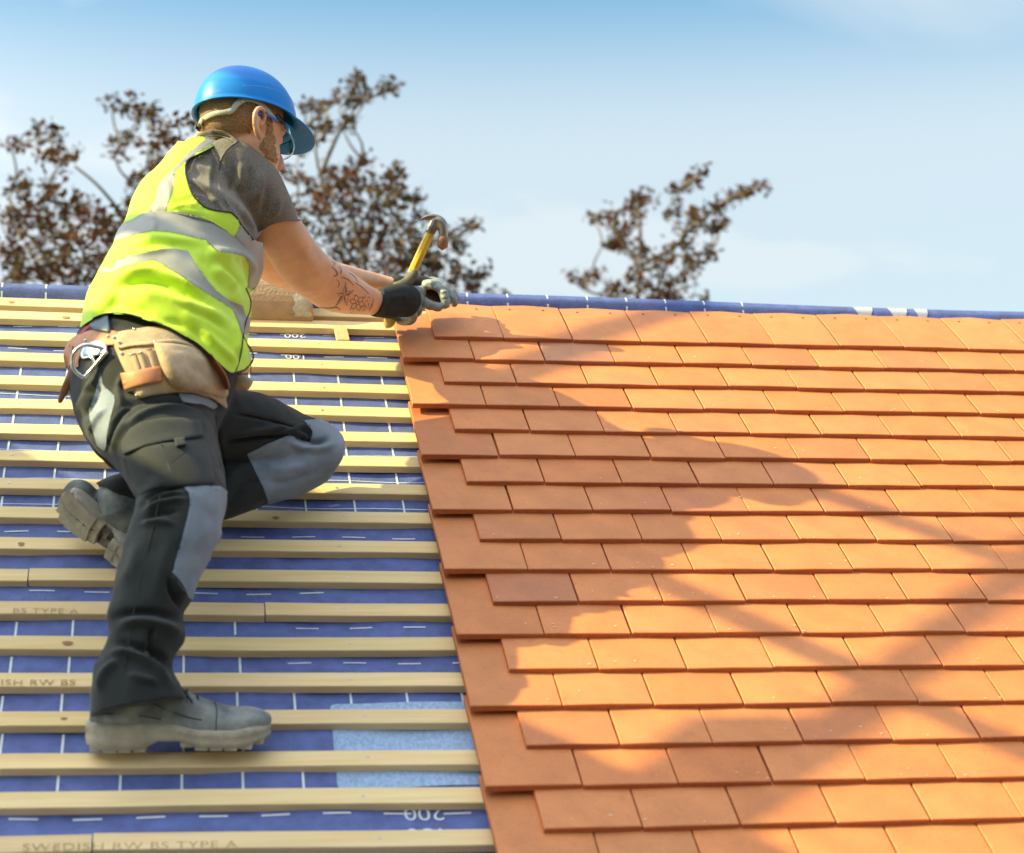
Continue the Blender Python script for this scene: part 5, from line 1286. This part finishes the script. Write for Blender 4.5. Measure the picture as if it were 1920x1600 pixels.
tree('copper beech behind the roofer and the hammer', None, 10.2, (690, 660),
     [(605, 195, 14, 8), (575, 200, 18, 10), (650, 165, 26, 14), (668, 152, 18, 10), (640, 182, 22, 12), (690, 180, 26, 14), (712, 172, 16, 8), (732, 160, 8, 4), (660, 192, 22, 8), (590, 205, 12, 6),
      (655, 228, 9, 4), (640, 238, 8, 4), (592, 245, 22, 12), (580, 260, 18, 14), (560, 285, 16, 10), (610, 240, 10, 6),
      (680, 300, 16, 18), (665, 320, 26, 22), (640, 335, 30, 18), (615, 325, 18, 12), (690, 345, 26, 18), (720, 335, 24, 12), (755, 322, 20, 7), (710, 360, 34, 18), (745, 370, 26, 18), (775, 372, 22, 8),
      (560, 345, 26, 18), (600, 350, 30, 18), (630, 370, 34, 24), (560, 380, 26, 26), (590, 400, 34, 30), (660, 395, 30, 26), (700, 390, 30, 22), (735, 395, 26, 20), (640, 430, 36, 30), (690, 425, 30, 26), (735, 430, 36, 24), (770, 420, 22, 20),
      (610, 440, 28, 26), (680, 465, 40, 30), (640, 470, 40, 30), (720, 470, 36, 26), (760, 460, 34, 26), (800, 450, 28, 22), (840, 440, 14, 10), (870, 430, 22, 8), (880, 425, 16, 6), (850, 455, 18, 12), (860, 470, 14, 12),
      (700, 505, 50, 24), (750, 500, 44, 28), (790, 490, 34, 26), (820, 505, 26, 18), (650, 500, 30, 16), (850, 520, 30, 14), (880, 520, 22, 10), (900, 512, 16, 6), (850, 540, 40, 12), (890, 540, 26, 8), (860, 555, 34, 8), (935, 555, 22, 4), (530, 330, 12, 14), (545, 420, 20, 30), (800, 530, 40, 20)],
     [[(700, 540), (640, 450), (600, 330), (590, 260)], [(600, 330), (640, 240), (665, 222)], [(690, 520), (660, 400), (670, 320)], [(560, 250), (600, 215), (650, 175)], [(740, 520), (800, 460), (850, 445), (905, 415)]], 23, density=.92)
tree('small copper beech top spreading above the blue ridge strip', None, 11.0, (1200, 680),
     [(1195, 365, 18, 8), (1205, 375, 22, 10), (1185, 380, 16, 8), (1150, 395, 22, 10), (1135, 402, 22, 12), (1112, 408, 14, 5), (1145, 415, 16, 14), (1185, 400, 16, 12), (1190, 415, 12, 16), (1155, 435, 18, 18), (1150, 450, 22, 14), (1175, 455, 20, 10), (1165, 430, 12, 12),
      (1268, 360, 8, 12), (1260, 380, 10, 16), (1250, 402, 14, 8), (1285, 345, 7, 5), (1300, 337, 7, 4), (1316, 325, 6, 4), (1290, 400, 16, 10), (1310, 400, 26, 10), (1328, 392, 22, 10), (1345, 388, 16, 7), (1362, 372, 20, 7), (1378, 366, 12, 6), (1390, 358, 8, 5), (1408, 354, 8, 3), (1430, 350, 8, 2),
      (1300, 420, 20, 14), (1310, 432, 26, 10), (1335, 428, 18, 8), (1350, 424, 8, 4), (1280, 440, 24, 10), (1290, 458, 26, 9), (1265, 462, 22, 12), (1245, 480, 26, 10), (1270, 478, 22, 8), (1310, 480, 20, 7), (1300, 490, 26, 10), (1330, 470, 12, 4), (1290, 498, 18, 8),
      (1190, 470, 18, 14), (1200, 485, 22, 18), (1195, 505, 20, 18), (1225, 500, 22, 10), (1240, 515, 24, 14), (1260, 530, 18, 10), (1280, 515, 14, 8), (1200, 525, 34, 14), (1180, 540, 36, 14), (1150, 545, 34, 12), (1230, 540, 26, 12), (1255, 550, 18, 8), (1130, 555, 28, 10), (1170, 558, 44, 8), (1240, 560, 26, 6), (1095, 515, 16, 10), (1095, 528, 12, 8), (1118, 515, 8, 6), (1068, 520, 8, 5), (1160, 460, 20, 6), (1130, 460, 10, 4)],
     [[(1195, 570), (1195, 500), (1158, 440), (1150, 405)], [(1195, 500), (1260, 465), (1310, 415), (1390, 358)], [(1200, 480), (1200, 420), (1196, 368)]], 37, density=.46)

# ------------------------------------------------------------------ scaffold at the left gable, outside the picture; it shades the lower roof
U0 = -2.6
def sp_(y, z, u=-1.6):
    p = np.array([-1.6, cp * y + sp * z, -sp * y + cp * z]); return p + SUN_R * ((u - 1.0 - p[0]) / SUN_R[0])
scaf = empty('scaffold', sp_(-.9, -3.5, -1.75), 'steel tube scaffold with guard rails and toe boards at the left gable', 'scaffold')
obj('guard_rail', *tube([sp_(-.56, 1.225), sp_(-1.0, 1.40), sp_(-1.9, 1.62)], .028, ns=12, sub=1), M['steel'], scaf)
obj('guard_rail', *tube([sp_(-.70, .735), sp_(-1.3, .852), sp_(-2.2, 1.02)], .029, ns=12, sub=1), M['steel'], scaf)
obj('brace', *tube([sp_(.10, 1.75), sp_(-.33, .96)], .028, ns=12, sub=1), M['steel'], scaf)
obj('brace', *tube([sp_(-.62, 1.72), sp_(-1.40, .29)], .026, ns=12, sub=1), M['steel'], scaf)
pl = [onn(x, y, 0) for x, y in ((1315, 1335), (1500, 1332), (1395, 1530), (1205, 1450))]
pl = np.array([p + SUN_R * ((U0 - p[0]) / SUN_R[0]) for p in pl]); pl2 = pl + np.array([-.035, 0, 0])
V = np.concatenate([pl, pl2]); F = [(0, 1, 2, 3), (7, 6, 5, 4), (0, 4, 5, 1), (1, 5, 6, 2), (2, 6, 7, 3), (3, 7, 4, 0)]
obj('scaffold_board', V, F, M['wood'], scaf, smooth=False)
def board(y0, z0, y1, z1, h, t=.035, name='toe_board', m='wood', u=-1.6):
    a, b_, c_, d_ = sp_(y0, z0, u), sp_(y1, z1, u), sp_(y1, z1 - h, u), sp_(y0, z0 - h, u); P = np.array([a, b_, c_, d_]); P2 = P + [-t, 0, 0]
    obj(name, np.concatenate([P, P2]), F, M[m], scaf, smooth=False)
board(.60, .06, -.438, .185, .5)
board(-.441, .186, -1.157, .292, 1.25); board(-.50, .50, -.90, .52, .36, name='sun_block_board', u=-1.645); board(-1.159, .2925, -3.2, .80, 1.3)  # raised board is added above the toe boards to block a sun leak

for y in (-.5, -2.6): obj('standard', *tube([sp_(y, -6.6, -1.75), sp_(y, -2.5, -1.75), sp_(y, .12 if y > -1 else 1.7, -1.75)], .028, ns=12, sub=1), M['steel'], scaf)

# ------------------------------------------------------------------ unseen house added behind the camera to close off the low sky there
M['brick'] = mat('brown_brick', (.24, .13, .09), .9, var=.25, vscale=12); M['slate'] = mat('grey_roof_slate', (.10, .10, .11), .8, var=.2, vscale=8)
M['frame'] = mat('white_window_frame', (.75, .75, .74), .5); M['glass'] = mat('window_glass', (.03, .04, .05), .05)
hs = bpy.data.objects.new('sky_block_house', None); COL.objects.link(hs); hb = np.array([0, -12.5, -5.2]); hs.location = Vector(hb); BASE[hs.name] = hb
hs['label'] = 'unseen brown brick house added to block the low sky behind the camera'; hs['category'] = 'house'
def wbox(name, c, h, m, parent=hs):
    V, F = box(np.array(c, float), *h); return obj(name, (V + hb) @ RW, F, m, parent, smooth=False)
wbox('wall', (0, 0, 3.6), (10, 3.2, 3.6), M['brick'])
V = np.array([(-10.4, 3.6, 7.1), (10.4, 3.6, 7.1), (10.4, 0, 10.6), (-10.4, 0, 10.6), (-10.4, -3.6, 7.1), (10.4, -3.6, 7.1), (-10.4, 3.6, 6.95), (10.4, 3.6, 6.95), (-10.4, -3.6, 6.95), (10.4, -3.6, 6.95)], float)
obj('roof', (V + hb) @ RW, [(0, 1, 2, 3), (3, 2, 5, 4), (0, 3, 4, 8, 6), (1, 7, 9, 5, 2), (6, 7, 1, 0), (4, 5, 9, 8), (8, 9, 7, 6)], M['slate'], hs, smooth=False)
for x in (-7, -2.4, 2.4, 7):
    for z in (1.7, 5.2):
        w_ = wbox('window', (x, 3.22, z), (.75, .05, .65), M['frame']); wbox('pane', (x, 3.275, z), (.66, .01, .56), M['glass'], w_)
